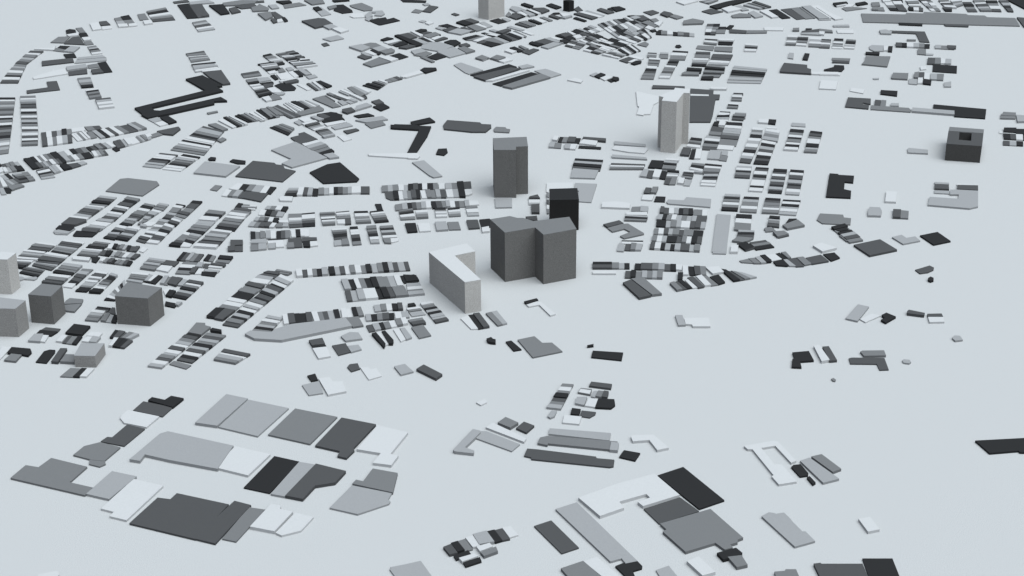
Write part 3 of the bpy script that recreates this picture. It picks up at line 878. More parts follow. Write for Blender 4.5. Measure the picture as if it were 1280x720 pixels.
P D 8451,11893 8919,11828 8884,11719 8457,11783 |thin dark grey building in front of the very long grey one
P K 10108,13637 10545,13687 10323,12843 |black triangular hall in the top right corner
S LWMK/DWDD 7592,13693 7602,12902 7923,12826 7945,13745
S KW 7836,13687 7828,13154 7919,13128 7998,13684
S WMWM 8051,13623 8040,13090 8257,13051 8291,13677
S K/W/D 7992,13091 7968,12895 8240,12819 8289,13050
S DWLMW/DMWLM 8323,13677 8407,12850 8590,12812 8563,13731
S MWDMW 8716,13608 8728,13075 8955,13012 8908,13664
S DK 8680,13076 8685,12810 8813,12807 8864,13037
S WMLM 8959,13602 8936,13071 9137,13242 9200,13657
S DKMD 9175,13478 9125,12777 9315,12773 9353,13474
S MWDLM 9413,13592 9384,12795 9606,12790 9654,13647
S KMWD 9658,13527 9606,12790 9791,12763 9884,13522
S DLKD 9931,13581 9918,12760 10023,12735 10125,13577
P M 7321,13460 7489,13492 7460,13220 7287,13189 |
P W 7576,13693 7738,13690 7720,13510 7570,13490 |
S M/M 7272,13107 7235,12910 7484,12870 7503,13137
P K 6535,13418 6826,13506 6838,13387 6548,13205 |
P W 6551,13323 6789,13388 6805,13293 6576,13181 |
P M 6657,13086 6913,13174 7169,13074 6719,12887 |
P K 6987,13408 7202,13522 7241,13378 7008,13254 |
P W 6695,13120 6831,13352 6954,13314 6861,13151 |
P L 5995,12961 6062,13192 6180,12818 6314,12271 6075,12253 |
P W 6150,13132 6282,12954 6559,12321 6389,12247 |
P L 6282,11884 6598,11910 6589,11768 6279,11775 |
P W 6305,11557 6625,11583 6591,11337 6288,11364 |
P M 5971,11597 6204,11505 6198,11377 5944,11425 |
P W 5949,11457 6048,11402 6002,11211 5916,11245 |
S KMDWMD 5901,10961 5785,10418 5974,10384 6093,10926
S KDWKLW 6159,10955 6019,10383 6210,10359 6326,10921
S MKKWLW 6376,10888 6240,10358 6428,10324 6550,10843
P M 5921,9787 6252,9741 6210,9586 5899,9651 |
P D 5895,9593 6207,9567 6181,9452 5879,9496 |
P K 5663,9100 5860,9238 5895,9361 6064,9329 6040,9140 5960,8972 5657,9025 |
P W 5562,8914 5931,8888 5892,8741 5539,8775 |
P W 5503,8455 5801,8404 5687,7941 5401,7990 |white square building right of the stepped dark hall
P L 6448,8573 6565,8589 6541,8508 6450,8509 |
P W 5917,7866 5970,8041 6192,7949 6125,7730 |small white building above the dark grey notched hall
P K 6459,7882 6741,7824 6681,7564 6562,7618 6416,7681 |small black building at the upper right
P L 6730,10470 6799,10550 7018,10515 6938,10173 6773,10166 6708,10298 |
P W 7001,10423 7073,10442 7025,10191 6944,10173 |
P K 7089,10462 7173,10461 7091,10120 7021,10141 |
P K 6597,10100 6854,10074 6817,9926 6573,9971 |
P M 6552,9853 7004,9824 6829,9219 6392,9371 6484,9561 |mid grey square hall at the upper right
P L 7111,11486 7244,11537 7340,11396 7296,11248 7101,11273 |
P D 7269,11505 7975,11415 7917,10712 7745,10757 7778,11280 7259,11376 |dark grey hook-shaped building at the upper right
P M 7529,10917 7698,10892 7677,10820 7517,10823 |
S D/K/W/L/M/K 7267,10663 7229,10439 7839,10346 7901,10609
S L/M/D 7982,10526 7939,10323 8282,10256 8350,10487
P D 8203,10501 8366,10467 8321,10295 8162,10319 |
P M 7601,10280 7758,10277 7684,9929 7538,9981 |
P L 7705,10027 7838,9995 7804,9907 7684,9929 |
S D/M 7678,9732 7585,9366 7822,9342 7908,9708
P W 7908,9679 7983,9648 7920,9388 7838,9390 |
P L 7983,9648 8087,9626 8020,9358 7913,9360 |
P K 7693,9364 8106,9260 8004,8839 7590,8940 |black oblong building at the upper right
P W 7421,9207 7537,9233 7507,9064 7396,9019 |
P M 6774,8567 6862,8842 7131,8809 7045,8470 6780,8521 |
P M 7243,8835 7338,8879 7251,8530 7172,8559 |
P D 7338,8879 7433,8878 7356,8556 7257,8558 |
P W 7438,8878 7528,8829 7436,8463 7346,8510 |
S L/M 7519,8783 7450,8463 7666,8413 7757,8760
P L 7077,8515 7229,8494 7159,8197 7022,8245 |
P W 7245,8530 7330,8529 7261,8240 7173,8224 |
P K 7326,8483 7460,8417 7395,8166 7266,8222 |
P L 7650,8278 7791,8338 7727,8052 7607,8055 |
P D 5821,7502 6202,7426 6145,7130 6032,7217 5990,7133 6110,7089 6064,6897 5688,7013 |dark grey notched hall at the right of the upper city
P D 6265,7365 6365,7338 6287,7043 6200,7087 |
P M 6375,7363 6452,7336 6377,7017 6292,7043 |
P L 6496,7166 6632,7163 6604,7021 6472,7040 |
P M 6145,7088 6755,6934 6774,6826 6740,6728 6099,6880 |long mid grey bar building at the upper right
P L 6810,6908 7483,6731 7441,6543 6767,6727 |long light grey bar building at the upper right
P K 7214,7110 8051,6844 7918,6373 7428,6487 7478,6706 7152,6861 |long black building left of the far right houses
P M 8293,6675 8497,6630 8442,6468 8221,6496 |
B the upper right houses
P W 3374,13606 3563,13722 3835,13656 3517,13389 |
S DMLM 3851,13656 4025,13449 4248,13707 4124,13770
P K 4020,13237 4395,13560 4711,13757 4935,13716 4572,13402 4146,13059 |long black slanting hall at the top edge
P D 3827,12915 4022,13097 4255,12883 3998,12716 |
P W 4242,13057 4457,13251 4655,13013 4342,12800 |
P L 4519,13226 4659,13317 4780,12987 4645,12932 |
S L/D/M/D 4707,13316 4992,13017 5256,13186 4985,13595
P M 4383,12594 4574,12738 4772,12665 4765,12473 4398,12447 |
P L 4736,12758 4864,12893 5009,12524 4836,12415 |
P W 4986,12890 5132,12979 5301,12461 5167,12408 |
P K 5177,12955 5348,13033 5533,12422 5367,12369 |
P D 5428,13031 5615,13108 5810,12371 5642,12307 |
P M 5631,13108 5802,13175 5986,12390 5820,12337 |
P M 5818,13174 5854,13197 6042,12445 5998,12367 |
P L 5870,13196 6055,13251 6276,12328 6082,12298 |
P W 6071,13251 6229,13330 6420,12437 6301,12383 |
P K 2034,13222 2199,13277 2317,13099 2115,12929 |
P M 3375,11978 3395,12199 3598,12351 3803,12191 3754,12014 |
P D 2657,12895 2859,13029 2974,12853 2800,12662 |
P D 2978,12704 3072,12886 3192,12791 3244,12653 3106,12508 |
P M 3142,12564 3262,12675 3428,12501 3284,12369 |
P K 2864,11629 2941,11628 2922,11467 2838,11490 |
S K/M/W/K/M/D/L 2813,11577 2796,11342 3519,11189 3539,11401
S DLWK/KMLD 3845,11990 3731,11322 3927,11286 4095,11985
S KM 4015,11822 3938,11392 4123,11388 4201,11818
P K 4174,11710 4276,11926 4360,11903 4258,11633 |
P D 4233,11601 4260,11654 4559,11561 4528,11380 4218,11418 |
P M 4559,11561 4960,11553 4930,11393 4537,11380 |
P W 4926,11770 5308,11762 5268,11547 4910,11576 |
S M 5469,11650 5447,11500 5570,11497 5595,11669
P K 5716,11645 5839,11643 5802,11460 5693,11495 |
S DL 5611,11464 5578,11283 5941,11212 6006,11617
S KLWM 3702,11027 3649,10717 3882,10630 3939,10970
S WWLKK 3975,11022 3915,10660 4174,10624 4267,10984
P M 3475,10414 3525,10617 3835,10559 3777,10287 |
P M 3839,10508 4173,10481 4123,10180 3804,10256 |
S WMKW 4442,10721 4357,10215 4572,10191 4674,10645
S WMLWM 5309,11183 5181,10603 5359,10579 5497,11148
S DKMDW 5489,11095 5374,10579 5561,10524 5681,11070
S WLWM 5715,11038 5595,10493 5820,10448 5923,11002
P L 5110,9784 5175,10098 5262,10077 5200,9733 |
P K 5360,9681 5460,10053 5544,10021 5452,9650 |
P K 3097,10544 3120,10646 3197,10665 3217,10541 3166,10471 3107,10493 |tiny black round building at the upper centre
P D 4857,9022 4989,9446 5392,9314 5363,9125 5425,9057 5381,8806 4844,8928 |dark grey stepped hall at the upper right
P W 5412,8936 5891,8908 5868,8769 5392,8806 |
S KLM 2559,10181 2523,9885 2690,9862 2721,10148
S WDMM 2559,9854 2503,9400 2689,9348 2763,9811
S WKDMM 2487,9371 2318,8608 2545,8585 2667,9330
S LMM 2778,10127 2741,9831 2901,9808 2934,10104
S KWWMM 3031,10302 2924,9730 3202,9705 3315,10236
S DKD 2923,9710 2838,9393 3026,9370 3096,9677
S WMMDLW 2824,9393 2644,8647 2833,8625 3009,9342
S DMM 3451,10163 3389,9818 3667,9793 3716,10128
S WLMK 3372,9799 3292,9355 3544,9312 3649,9764
S KK 3202,9224 3156,8943 3418,8909 3466,9162
P M 3069,8870 3135,8962 3389,8910 3370,8771 3062,8796 |
S DDD 3750,10028 3668,9666 4012,9591 4116,9981
S WL 3668,9666 3600,9426 3958,9371 4018,9591
S MKKM 3566,9379 3465,8955 3834,8901 3895,9248
S KM 3461,8909 3411,8697 3723,8672 3788,8874
P K 3409,8678 3625,8692 3592,8510 3382,8541 |
S LLKKMLL 4063,9321 3833,8378 4421,8322 4639,9120
P D 2505,8241 3062,8159 3051,8035 2478,8064 |
P W 3506,8088 3797,8056 3771,7950 3494,7973 |
P D 3149,8033 3546,7937 3517,7710 3631,7690 3592,7449 3526,7434 3397,6642 3319,6279 2974,6286 |big dark grey hall behind the white stepped tower
P W 3120,7717 3435,7677 3428,7607 3112,7631 |
P W 2187,7910 2571,7624 2534,7324 2442,7199 2351,6702 2242,6687 2225,6638 2121,6689 2187,7077 2163,7120 |white arrow-shaped building left of the tall white tower
P K 3879,7790 4044,7770 4033,7683 3861,7703 |
S LWDM 3853,7686 3791,7386 3967,7357 4017,7666
S WKM 3736,7259 3678,6991 3852,6963 3903,7214
S KW 3538,6828 3487,6599 3657,6555 3711,6800
S LMMM 3789,6774 3736,6473 3920,6445 3974,6737
P K 1825,8709 1922,8661 1931,8569 1869,8479 1801,8526 |
B the far top centre
P K -2265,13972 -1717,13839 -1728,13695 -2188,13753 |
P L -1788,13577 -1676,13622 -1622,13502 -1734,13457 |
P M -1987,12995 -1918,13226 -1752,13106 -1824,12923 |
P D -1765,13037 -1637,13455 -1455,13357 -1601,12952 |
P D -1181,12828 -1119,12907 -1014,12790 -1082,12712 |
P L -1813,12333 -1738,12421 -1656,12352 -1715,12241 |
P W -1681,12196 -1592,12328 -1508,12193 -1598,12084 |
P K -1641,9149 -1575,9290 -1357,9285 -1339,9190 -1534,9006 |
P W -1984,8783 -1656,9149 -1577,9007 -1866,8734 |
P L -1043,9499 -914,9631 -498,9174 -754,8944 -828,9039 |
P K -730,8897 -34,9517 112,9351 -477,8662 |long black hall, back one of the striped pair
P D -665,8757 -5,9259 169,9208 -447,8524 |
P L 141,9351 302,9472 432,9345 198,9207 |
P W -447,8524 197,9113 342,9110 -319,8522 |
P K -324,8386 370,9034 512,8920 -176,8248 |long black hall, front one of the striped pair
P M -148,8203 541,8900 709,8685 21,8084 |
P L 429,9108 633,9218 909,8893 709,8712 |
P W 1005,8560 1166,8676 1289,8536 1241,8401 |
P L 1416,8855 1537,8993 1590,8899 1484,8762 |
P K 1498,8761 1621,8945 1703,8850 1579,8649 |
P W 1594,8667 1715,8803 1839,8709 1673,8529 |
P K 1718,8573 1881,8689 1934,8615 1782,8436 |
P L -654,9899 -538,10045 -388,9894 -504,9720 |
P M -373,9844 -256,10039 -93,9907 -225,9714 |
P W -225,9695 -63,9868 40,9768 -122,9615 |
B the far block left of the tower
P L -1465,11856 -1405,11937 -1269,11825 -1336,11718 |
P K -1409,12036 -1240,12154 -902,11752 -971,11710 |
P D -1320,11717 -1170,11905 -1027,11793 -1207,11553 |
P L -1207,11553 -1027,11793 -729,11624 -955,11388 |light grey rounded block corner near the far tower
P D -974,11846 -905,11899 -682,11623 -774,11555 |
P K -1069,12205 -931,12359 -738,12143 -875,11981 |
P D -931,12359 -791,12479 -614,12251 -738,12143 |
P M -844,11952 -705,12087 -467,11797 -651,11622 |
P W -690,12087 -612,12140 -453,11889 -498,11809 |
P L -613,12196 -520,12277 -344,11969 -452,11862 |
P K -410,12359 -237,12524 -79,12268 -235,12143 |
P L -174,12494 -110,12549 8,12378 -63,12267 |
P M -95,12691 -31,12976 96,12516 -31,12576 |
P K 81,12744 145,12828 295,12625 207,12514 |
P D -31,12604 113,12800 239,12570 111,12415 |
P W 129,12857 177,12914 352,12738 303,12625 |
P K -920,11175 -663,11382 -570,11300 -841,11043 |
P M -841,11043 -570,11327 -461,11245 -703,11014 |
P W -718,10988 -462,11271 -400,11191 -625,10908 |
P D -640,10882 -551,11063 -428,10982 -517,10802 |
P K -548,10803 -337,10954 -184,10770 -364,10604 |
P M -520,11010 -354,11190 -124,10846 -184,10770 |
P L -354,11190 -231,11214 -17,10922 -124,10846 |
P K -565,11513 -496,11549 -278,11294 -324,11258 |
P W -494,11431 -232,11373 -140,11265 -278,11268 |
P L -419,11671 -327,11724 -202,11586 -279,11534 |
P D -279,11534 -63,11745 15,11662 -155,11424 |
P K -247,11267 -155,11345 28,10999 -17,10922 |
P D -171,11371 -63,11476 151,11075 28,10973 |
P K -94,11423 -17,11486 220,11152 151,11075 |
P W -32,11502 30,11554 259,11230 220,11178 |
P M 14,11581 92,11661 313,11282 289,11177 |
P L -71,11909 0,11989 279,11711 200,11631 |
P W 215,11577 294,11683 460,11385 398,11360 |
P D 94,12098 157,12179 389,11899 326,11846 |
P M 165,12190 299,12260 453,11980 390,11910 |
P W -115,10311 -48,10435 116,10281 26,10158 |
P K -18,10511 73,10585 251,10303 146,10255 |
P M 148,10609 194,10644 342,10427 267,10378 |
P D 213,10254 433,10476 536,10398 346,10101 |
P K 346,10785 408,10887 527,10730 450,10654 |
P M -654,9874 -531,10045 -403,9869 -504,9725 |
P M -388,9869 -241,10039 -63,9814 -210,9670 |
P W -195,9670 -48,9862 40,9763 -122,9596 |
B the block below the far tower
P L -1658,10903 -1324,10897 -1073,10634 -1319,10310 -1687,10519 |
P L -1378,10286 -1072,10583 -823,10200 -1128,9933 |light grey plate in the block below the far tower
P K -1263,10895 -1145,11023 -1038,11021 -942,10837 -1058,10634 |
P M -994,10480 -876,10579 -661,10322 -823,10175 |
P D -984,10683 -836,10809 -758,10679 -875,10528 |
P K -1559,9966 -1375,10211 -1190,10008 -1376,9815 |
P L -1866,10346 -1686,10494 -1558,10315 -1788,10119 |
P M -1802,10095 -1558,10315 -1465,10213 -1590,9992 |
P M -1678,9969 -1590,9992 -1394,9694 -1443,9647 |
P L -3048,10623 -2818,10772 -2637,10564 -2786,10339 |
P M -2820,10798 -2662,10924 -2554,10896 -2419,10687 -2620,10538 |
P L -2605,10538 -2435,10698 -2286,10481 -2457,10333 |
P K -2632,10387 -2585,10461 -2419,10207 -2459,10133 |
P M -2455,10308 -2242,10505 -2167,10377 -2183,10252 -2325,10140 |
P W -2739,10313 -2625,10387 -2477,10183 -2546,10110 |
P L -2794,10239 -2723,10288 -2574,10086 -2645,10038 |
P D -2844,10017 -2757,10139 -2568,9987 -2691,9852 |
P M -2708,9575 -2446,9935 -2216,9686 -2542,9394 |mid grey tilted plate at the upper centre left
P W -2447,9960 -2257,10005 -2070,9829 -2194,9686 |
P K -2254,10079 -2078,10250 -1895,10022 -2056,9854 |
P K -2482,11077 -2362,11232 -2234,11150 -2393,10996 |
P W -2420,10945 -2231,11098 -2103,10991 -2323,10839 |
P M -2321,10814 -2105,11017 -2040,10937 -2241,10735 |
P K -2235,10760 -2044,11015 -1942,10806 -2145,10641 |
P K -2230,11335 -2156,11386 -1651,10748 -1782,10633 |
P D -2156,11386 -1977,11516 -1795,11246 -1941,11092 |
P W -1935,11595 -1874,11621 -1660,11323 -1735,11271 |
P M -1993,11527 -1918,11568 -1781,11272 -1825,11236 |
P K -1852,11648 -1742,11780 -1632,11751 -1613,11669 -1747,11538 |
P D -1746,11511 -1612,11642 -1517,11587 -1681,11446 |
P M -1684,11323 -1453,11532 -1339,11369 -1561,11136 |
P K -1777,11193 -1688,11244 -1476,10900 -1549,10824 |
P W -1680,11244 -1629,11296 -1432,10951 -1477,10926 |
P L -1863,11064 -1775,11141 -1550,10849 -1636,10748 |
P K -1579,11215 -1387,11423 -1339,11369 -1516,11161 |
P W -1531,11162 -1384,11317 -1304,11236 -1450,11029 |
P D -1450,11029 -1274,11235 -1195,11155 -1417,10950 |
P D -2110,10553 -1923,10728 -1783,10649 -1956,10484 |
P K -2797,12410 -2618,12575 -2515,12460 -2344,12512 -2180,12396 -2571,12099 |
B the far tower's right-hand blocks
P L 34,13324 163,13263 291,13056 113,12915 -14,13150 |
P K 213,13468 287,13555 471,13344 397,13228 |
P D 421,13169 679,13193 788,13016 632,12818 |
P W 339,13084 404,13141 624,12847 552,12791 |
P K 274,13027 339,13095 551,12762 510,12695 |
P L 226,12970 282,13027 494,12706 382,12595 |
P K 33,12802 129,12829 287,12626 143,12431 |
P W 129,12915 210,12942 367,12709 287,12626 |
P K 723,13415 832,13543 1036,13273 927,13141 |
P D 86,12098 173,12207 421,11926 326,11846 |
P M 189,12234 316,12315 500,12006 421,11926 |
P K 347,12342 411,12380 619,12114 548,12071 |
P W 443,12424 555,12478 724,12251 628,12142 |
P M 579,12534 667,12589 836,12332 772,12277 |
P D 755,12615 829,12699 998,12497 933,12414 |
P K 797,12728 865,12870 977,12885 991,12810 894,12772 875,12641 |
P W 990,12781 1087,12808 1210,12662 1048,12581 |
P L 999,12508 1210,12662 1231,12577 1076,12439 |
P K 1243,12464 1301,12547 1505,12290 1455,12235 |
P D 1261,12775 1376,12859 1727,12510 1611,12383 |
P W 1346,12917 1445,13002 1842,12592 1745,12537 |
P D 1273,13122 1377,13324 1461,13001 1362,12917 |
P L 1476,12972 1544,13058 1878,12677 1811,12593 |
P D 1736,13053 1822,13168 2080,12873 1947,12772 |
P K 1951,13165 2070,13280 2125,13103 2038,12989 |
P L 569,10575 817,10853 966,10746 702,10445 |
P K 346,10785 408,10887 617,10728 510,10602 |
P D 423,10887 639,11091 818,10878 633,10727 |
P L 639,11091 763,11167 1012,10771 877,10825 |
P W 748,11167 841,11218 974,11031 912,11007 |
P K 858,11297 1032,11453 1210,11263 1067,11082 |
P K 942,11006 1067,11082 1121,10872 1028,10797 |
P K 1021,11083 1192,11184 1248,11026 1123,10924 |
P W 1162,11211 1290,11341 1391,11180 1249,11052 |
P K 1142,11531 1285,11636 1419,11498 1322,11394 |
P D 1293,11448 1419,11498 1502,11284 1376,11180 |
P W 1095,11505 1157,11531 1259,11342 1196,11290 |
P D 1463,11444 1573,11495 1636,11360 1533,11283 |
B the dense checkered field at upper centre
S R4x2 2243,12386 2711,11660 2907,11983 2492,12578
P K 2321,12638 2434,12665 2623,12632 2408,12495 |
P D 2411,12551 2637,12603 2745,12347 2578,12211 |
P M 2745,12347 2878,12429 2926,12231 2823,12123 |
P W 2801,12040 2939,12203 3000,12174 2896,11846 |
S R3x5 2019,12335 2338,11399 2647,11851 2343,12468
S R3x5 1707,12063 2045,11114 2338,11399 2018,12307
S R2x5 2045,11114 2344,10769 2694,11206 2367,11857
S R2x3 2338,11399 2568,10946 2705,11153 2593,11743
S R2x3 1413,11741 1569,11415 1812,11652 1561,11956
S R2x3 1143,11558 1483,11178 1630,11387 1351,11770
S R2x4 1023,10642 1286,10408 1435,10762 1170,10975
S R2x6 1307,10972 1577,10554 1915,10960 1659,11360
S R2x5 1358,10331 1632,10100 1883,10345 1585,10734
S R2x4 1689,10049 1988,9822 2148,10040 1877,10245
S R2x6 1584,10708 1914,10370 2250,10720 1937,11090
S R1x6 2005,10393 2162,10015 2432,10284 2294,10693
P M 2392,10691 2548,10869 2614,10738 2555,10545 |
P W 2170,9916 2251,10013 2459,9812 2394,9716 |
P D 1996,9709 2169,9892 2295,9791 2133,9551 |
P W 2151,9599 2279,9767 2349,9717 2236,9549 |
P K 2196,9502 2301,9645 2402,9618 2380,9522 2257,9429 |
P D 2211,11589 2324,11668 2393,11532 2282,11480 |
P K 2692,11606 2806,11685 2821,11576 2746,11497 |
P D 950,11295 1062,11452 1196,11290 1038,11161 |
P K 907,10825 1035,11056 1183,10923 1058,10796 |
P W 1194,11237 1352,11366 1485,11231 1265,11078 |
B the striped pair of columns at left front
P M -4043,-1313 -3928,-1326 -3917,-1397 -3839,-1440 -3927,-1663 -4105,-1591 |
S KDMLWDWLMDWL -4107,-1580 -4450,-2507 -4269,-2562 -3927,-1663
P K -3836,-1526 -3813,-1480 -3688,-1535 -3679,-1597 -3822,-1556 |
S MDLMKLDWKD -3862,-1595 -4122,-2339 -3922,-2424 -3612,-1674
P M -4197,-2446 -4153,-2360 -3922,-2481 -3970,-2577 |
S DWLM -3582,-2061 -3669,-2345 -3388,-2456 -3235,-2207
B the row at the left foreground
P K -4282,-3401 -4249,-3326 -4086,-3396 -4028,-3297 -3870,-3359 -3962,-3574 |black notched hall at the top of the left foreground row
P D -4418,-3627 -4338,-3404 -3965,-3555 -4047,-3778 |dark grey hall second in the left foreground row
P W -4529,-3818 -4524,-3749 -4474,-3626 -4083,-3785 -4184,-4041 -4461,-3933 |white clipped hall in the left foreground row
P D -4645,-4350 -4590,-4248 -4533,-4259 -4419,-3960 -4198,-4067 -4359,-4458 |dark grey hall below the white clipped hall
P M -4885,-4659 -4806,-4463 -4645,-4375 -4393,-4494 -4514,-4797 -4642,-4775 |mid grey angular hall at the left foreground
P L -3640,-3962 -3380,-3273 -3110,-3388 -3375,-4040 |light grey square hall, left of an abutting pair
P L -3106,-3388 -2607,-3603 -2887,-4261 -3362,-4040 |light grey square hall, right of an abutting pair
P M -2531,-3612 -2023,-3822 -2276,-4447 -2773,-4226 |mid grey square hall in the row of large foreground halls
P D -1971,-3850 -1564,-4014 -1778,-4554 -1765,-4608 -1841,-4777 -1945,-4730 -1924,-4624 -2213,-4495 |dark grey hall with a small tab at its front corner
P W -1544,-4044 -1188,-4216 -1359,-4701 -1268,-4738 -1336,-4946 -1541,-4892 -1467,-4682 -1740,-4590 |white hall with a square tab at its front
P L -4233,-4790 -3998,-4218 -3917,-4164 -3125,-4502 -3229,-5010 -3787,-4813 -4084,-4686 -4111,-4826 |long light grey hall with a slot cut in its front edge
P M -5457,-5154 -5359,-4881 -5207,-4928 -5113,-4727 -4673,-4924 -4793,-5253 -4518,-5366 -4571,-5523 |mid grey stepped hall at the far left foreground
P L -4561,-5504 -4379,-5030 -4087,-5146 -4293,-5614 |light grey small hall between the stepped grey and white halls
P W -4344,-5797 -4112,-5193 -3766,-5341 -4029,-6030 -4220,-5950 -4195,-5865 |white hall with a notched front corner at left foreground
P D -3988,-6086 -3784,-5581 -3642,-5615 -3594,-5492 -3006,-5726 -3255,-6396 |large dark grey hall in the left foreground
P D -3202,-6209 -2956,-5655 -2767,-5744 -3038,-6483 -3256,-6390 |dark grey narrow hall leaning on the large dark grey hall
P M -2982,-6384 -2788,-5776 -2608,-5826 -2832,-6440 |mid grey narrow hall in the front row of foreground halls
P W -2723,-6184 -2556,-5740 -2450,-5780 -2451,-5844 -2308,-5899 -2459,-6278 |white hall with a notched back corner in the front row
P W -2446,-6288 -2286,-5899 -2084,-5989 -2190,-6251 -2378,-6340 |white clipped hall at the right end of the front row
P W -3272,-4958 -3107,-4502 -2691,-4685 -2880,-5140 |white square hall right of the slotted light grey hall
P K -2896,-5375 -2645,-4704 -2353,-4830 -2603,-5493 |black slab hall in the middle of the foreground halls
P L -2588,-5520 -2355,-4847 -2172,-4909 -2431,-5577 |light grey strip hall right of the black slab hall
P D -2426,-5577 -2164,-4909 -1822,-5071 -1918,-5313 -2127,-5377 -2233,-5648 |dark grey bent hall right of the light grey strip hall
P M -1732,-5332 -1698,-5248 -1618,-5283 -1533,-5013 -1256,-5112 -1285,-5519 |mid grey hall attached behind a light grey one, foreground
P L -1934,-5802 -1734,-5348 -1297,-5518 -1328,-5648 -1301,-5681 -1315,-5729 -1629,-5932 |light grey many-sided hall in the foreground
P L -1234,-6959 -1102,-6883 -930,-6813 -755,-7211 -1117,-7207 |light grey hall cut by the bottom edge, right of centre left
P W -4705,-7043 -4529,-6980 -4498,-7045 -4514,-7115 -4704,-7113 |
P M -4683,-4750 -4510,-4776 -4484,-4857 -4539,-4915 -4668,-4855 |
B the small buildings at centre left foreground
P D -2550,-1852 -2385,-1786 -2336,-1953 -2495,-1996 |
P K -2494,-2009 -2329,-1967 -2314,-2012 -2487,-2041 |
P L -2160,-1721 -2058,-1608 -1946,-1619 -1882,-1793 -2088,-1858 |
P D -2249,-1968 -2084,-1903 -2005,-2149 -2146,-2235 |
P W -2484,-2054 -2314,-2012 -2237,-2277 -2383,-2332 |
P L -2057,-1993 -1920,-1959 -1871,-2084 -1994,-2162 |
P D -2011,-2560 -1988,-2483 -1892,-2459 -1852,-2605 -1953,-2675 |small dark grey building beside a white L-shaped one
P W -1855,-2562 -1758,-2563 -1714,-2628 -1659,-2586 -1577,-2798 -1725,-2891 |white L-shaped building with a dark neighbour at centre left
P L -1441,-2559 -1314,-2492 -1197,-2698 -1347,-2780 |light grey square building at centre left
P K -2475,-2786 -2384,-2733 -2336,-2892 -2413,-2924 |small black building at the back of a trio
P L -2514,-3021 -2317,-2925 -2241,-3227 -2406,-3278 |light grey square building in a trio with a white one
P W -2332,-2871 -2201,-2831 -2151,-2956 -2037,-2945 -1969,-3203 -2178,-3292 |white notched building in a trio with black and grey ones
P D -1166,-2656 -1081,-2538 -845,-2795 -918,-2910 |dark grey oblong building alone left of centre
P W -429,-3482 -318,-3396 -302,-3483 -372,-3553 |tiny white building alone in the empty ground at centre
P K 931,-2024 930,-2055 1010,-2034 1012,-1990 |
P K 968,-2333 995,-2158 1368,-2216 1336,-2424 |black oblong building alone right of centre
B the small cluster at centre foreground
S MWMKDML 594,-3033 392,-3629 558,-3670 727,-3055
P L 400,-3841 446,-3707 511,-3708 480,-3842 433,-3880 |
P D 910,-3098 940,-2996 1185,-3061 1165,-3174 |
P M 768,-3258 810,-3145 941,-3180 916,-3320 |
P W 777,-3258 808,-3178 930,-3220 907,-3308 |
P L 730,-3536 754,-3378 876,-3379 831,-3584 |
P L 924,-3360 958,-3220 1006,-3221 970,-3381 |
P M 971,-3361 1015,-3221 1080,-3242 1045,-3389 |
P D 1045,-3389 1080,-3242 1136,-3263 1110,-3414 |
P W 840,-3584 894,-3399 1002,-3421 956,-3624 |
P K 959,-3636 1006,-3421 1192,-3443 1194,-3581 1140,-3658 |
P K 666,-3787 689,-3644 790,-3673 767,-3807 |
P D 775,-3827 799,-3692 964,-3733 952,-3791 884,-3866 |
P W 568,-3987 597,-3805 793,-3846 758,-4027 |
B the workshop group at centre foreground
P M -174,-4005 -83,-3873 64,-4008 -28,-4126 |
P D 36,-4120 128,-3971 246,-4066 153,-4225 |
P W -310,-4097 -229,-3993 -155,-4061 152,-4361 124,-4440 |
P L -434,-4317 -373,-4170 -300,-4171 79,-4476 -14,-4629 |
P L -666,-4621 -455,-4151 -373,-4189 -363,-4226 -537,-4569 -432,-4642 -437,-4705 -651,-4657 |light grey hook-shaped building at centre foreground
P L 406,-4254 418,-4124 1109,-4244 1086,-4416 |light grey long shed, back one of three parallel sheds
P M 276,-4471 305,-4344 387,-4309 1174,-4446 1163,-4643 393,-4480 383,-4516 |mid grey long shed, middle one of three parallel sheds
P D 122,-4737 159,-4577 274,-4597 917,-4764 924,-4799 1117,-4836 1100,-4975 1056,-4992 200,-4808 201,-4773 |dark grey long shed, front one of three parallel sheds
P L 1101,-4463 1186,-4489 1162,-4661 1074,-4642 |
P W 1329,-4338 1362,-4310 1588,-4298 1736,-4596 1603,-4648 1531,-4421 1344,-4448 |white bent building right of the three parallel sheds
P K 1173,-4774 1235,-4626 1412,-4692 1344,-4857 |small black building right of the dark grey long shed
P K 3450,-2253 3659,-2216 3682,-2473 3509,-2496 3505,-2654 3386,-2640 3423,-2439 3453,-2409 |black two-part building at right, beside white and grey strips
P W 3737,-2093 3810,-2072 3873,-2475 3769,-2517 |
P D 3844,-2108 3925,-2096 3964,-2481 3870,-2497 |
P M 4289,-2246 4320,-2220 4587,-2215 4586,-2355 4313,-2364 |mid grey bar building above a dark L-shaped one at right
P D 4120,-2405 4163,-2384 4558,-2398 4551,-2710 4439,-2717 4434,-2560 4115,-2547 |dark grey L-shaped building at right
P L 4763,-2470 4788,-2444 4854,-2458 4860,-2523 4828,-2556 4764,-2534 |tiny light grey building right of the dark L-shaped one
P M 3816,-2943 3848,-2922 3870,-2964 3854,-3001 3827,-2992 |tiny mid grey building alone at right
P K 5179,-4466 5776,-4411 5691,-4733 5612,-4732 5603,-4697 5272,-4746 |large black hall at the right edge in the foreground
B the ring group at the right foreground
P W 2577,-4562 2914,-4449 2966,-4459 3113,-4895 3050,-4938 2926,-4561 2763,-4609 2861,-4970 2940,-4971 3052,-5337 2851,-5393 2796,-5225 2821,-5200 2662,-4634 2609,-4634 |white building wrapped round a narrow courtyard, right foreground
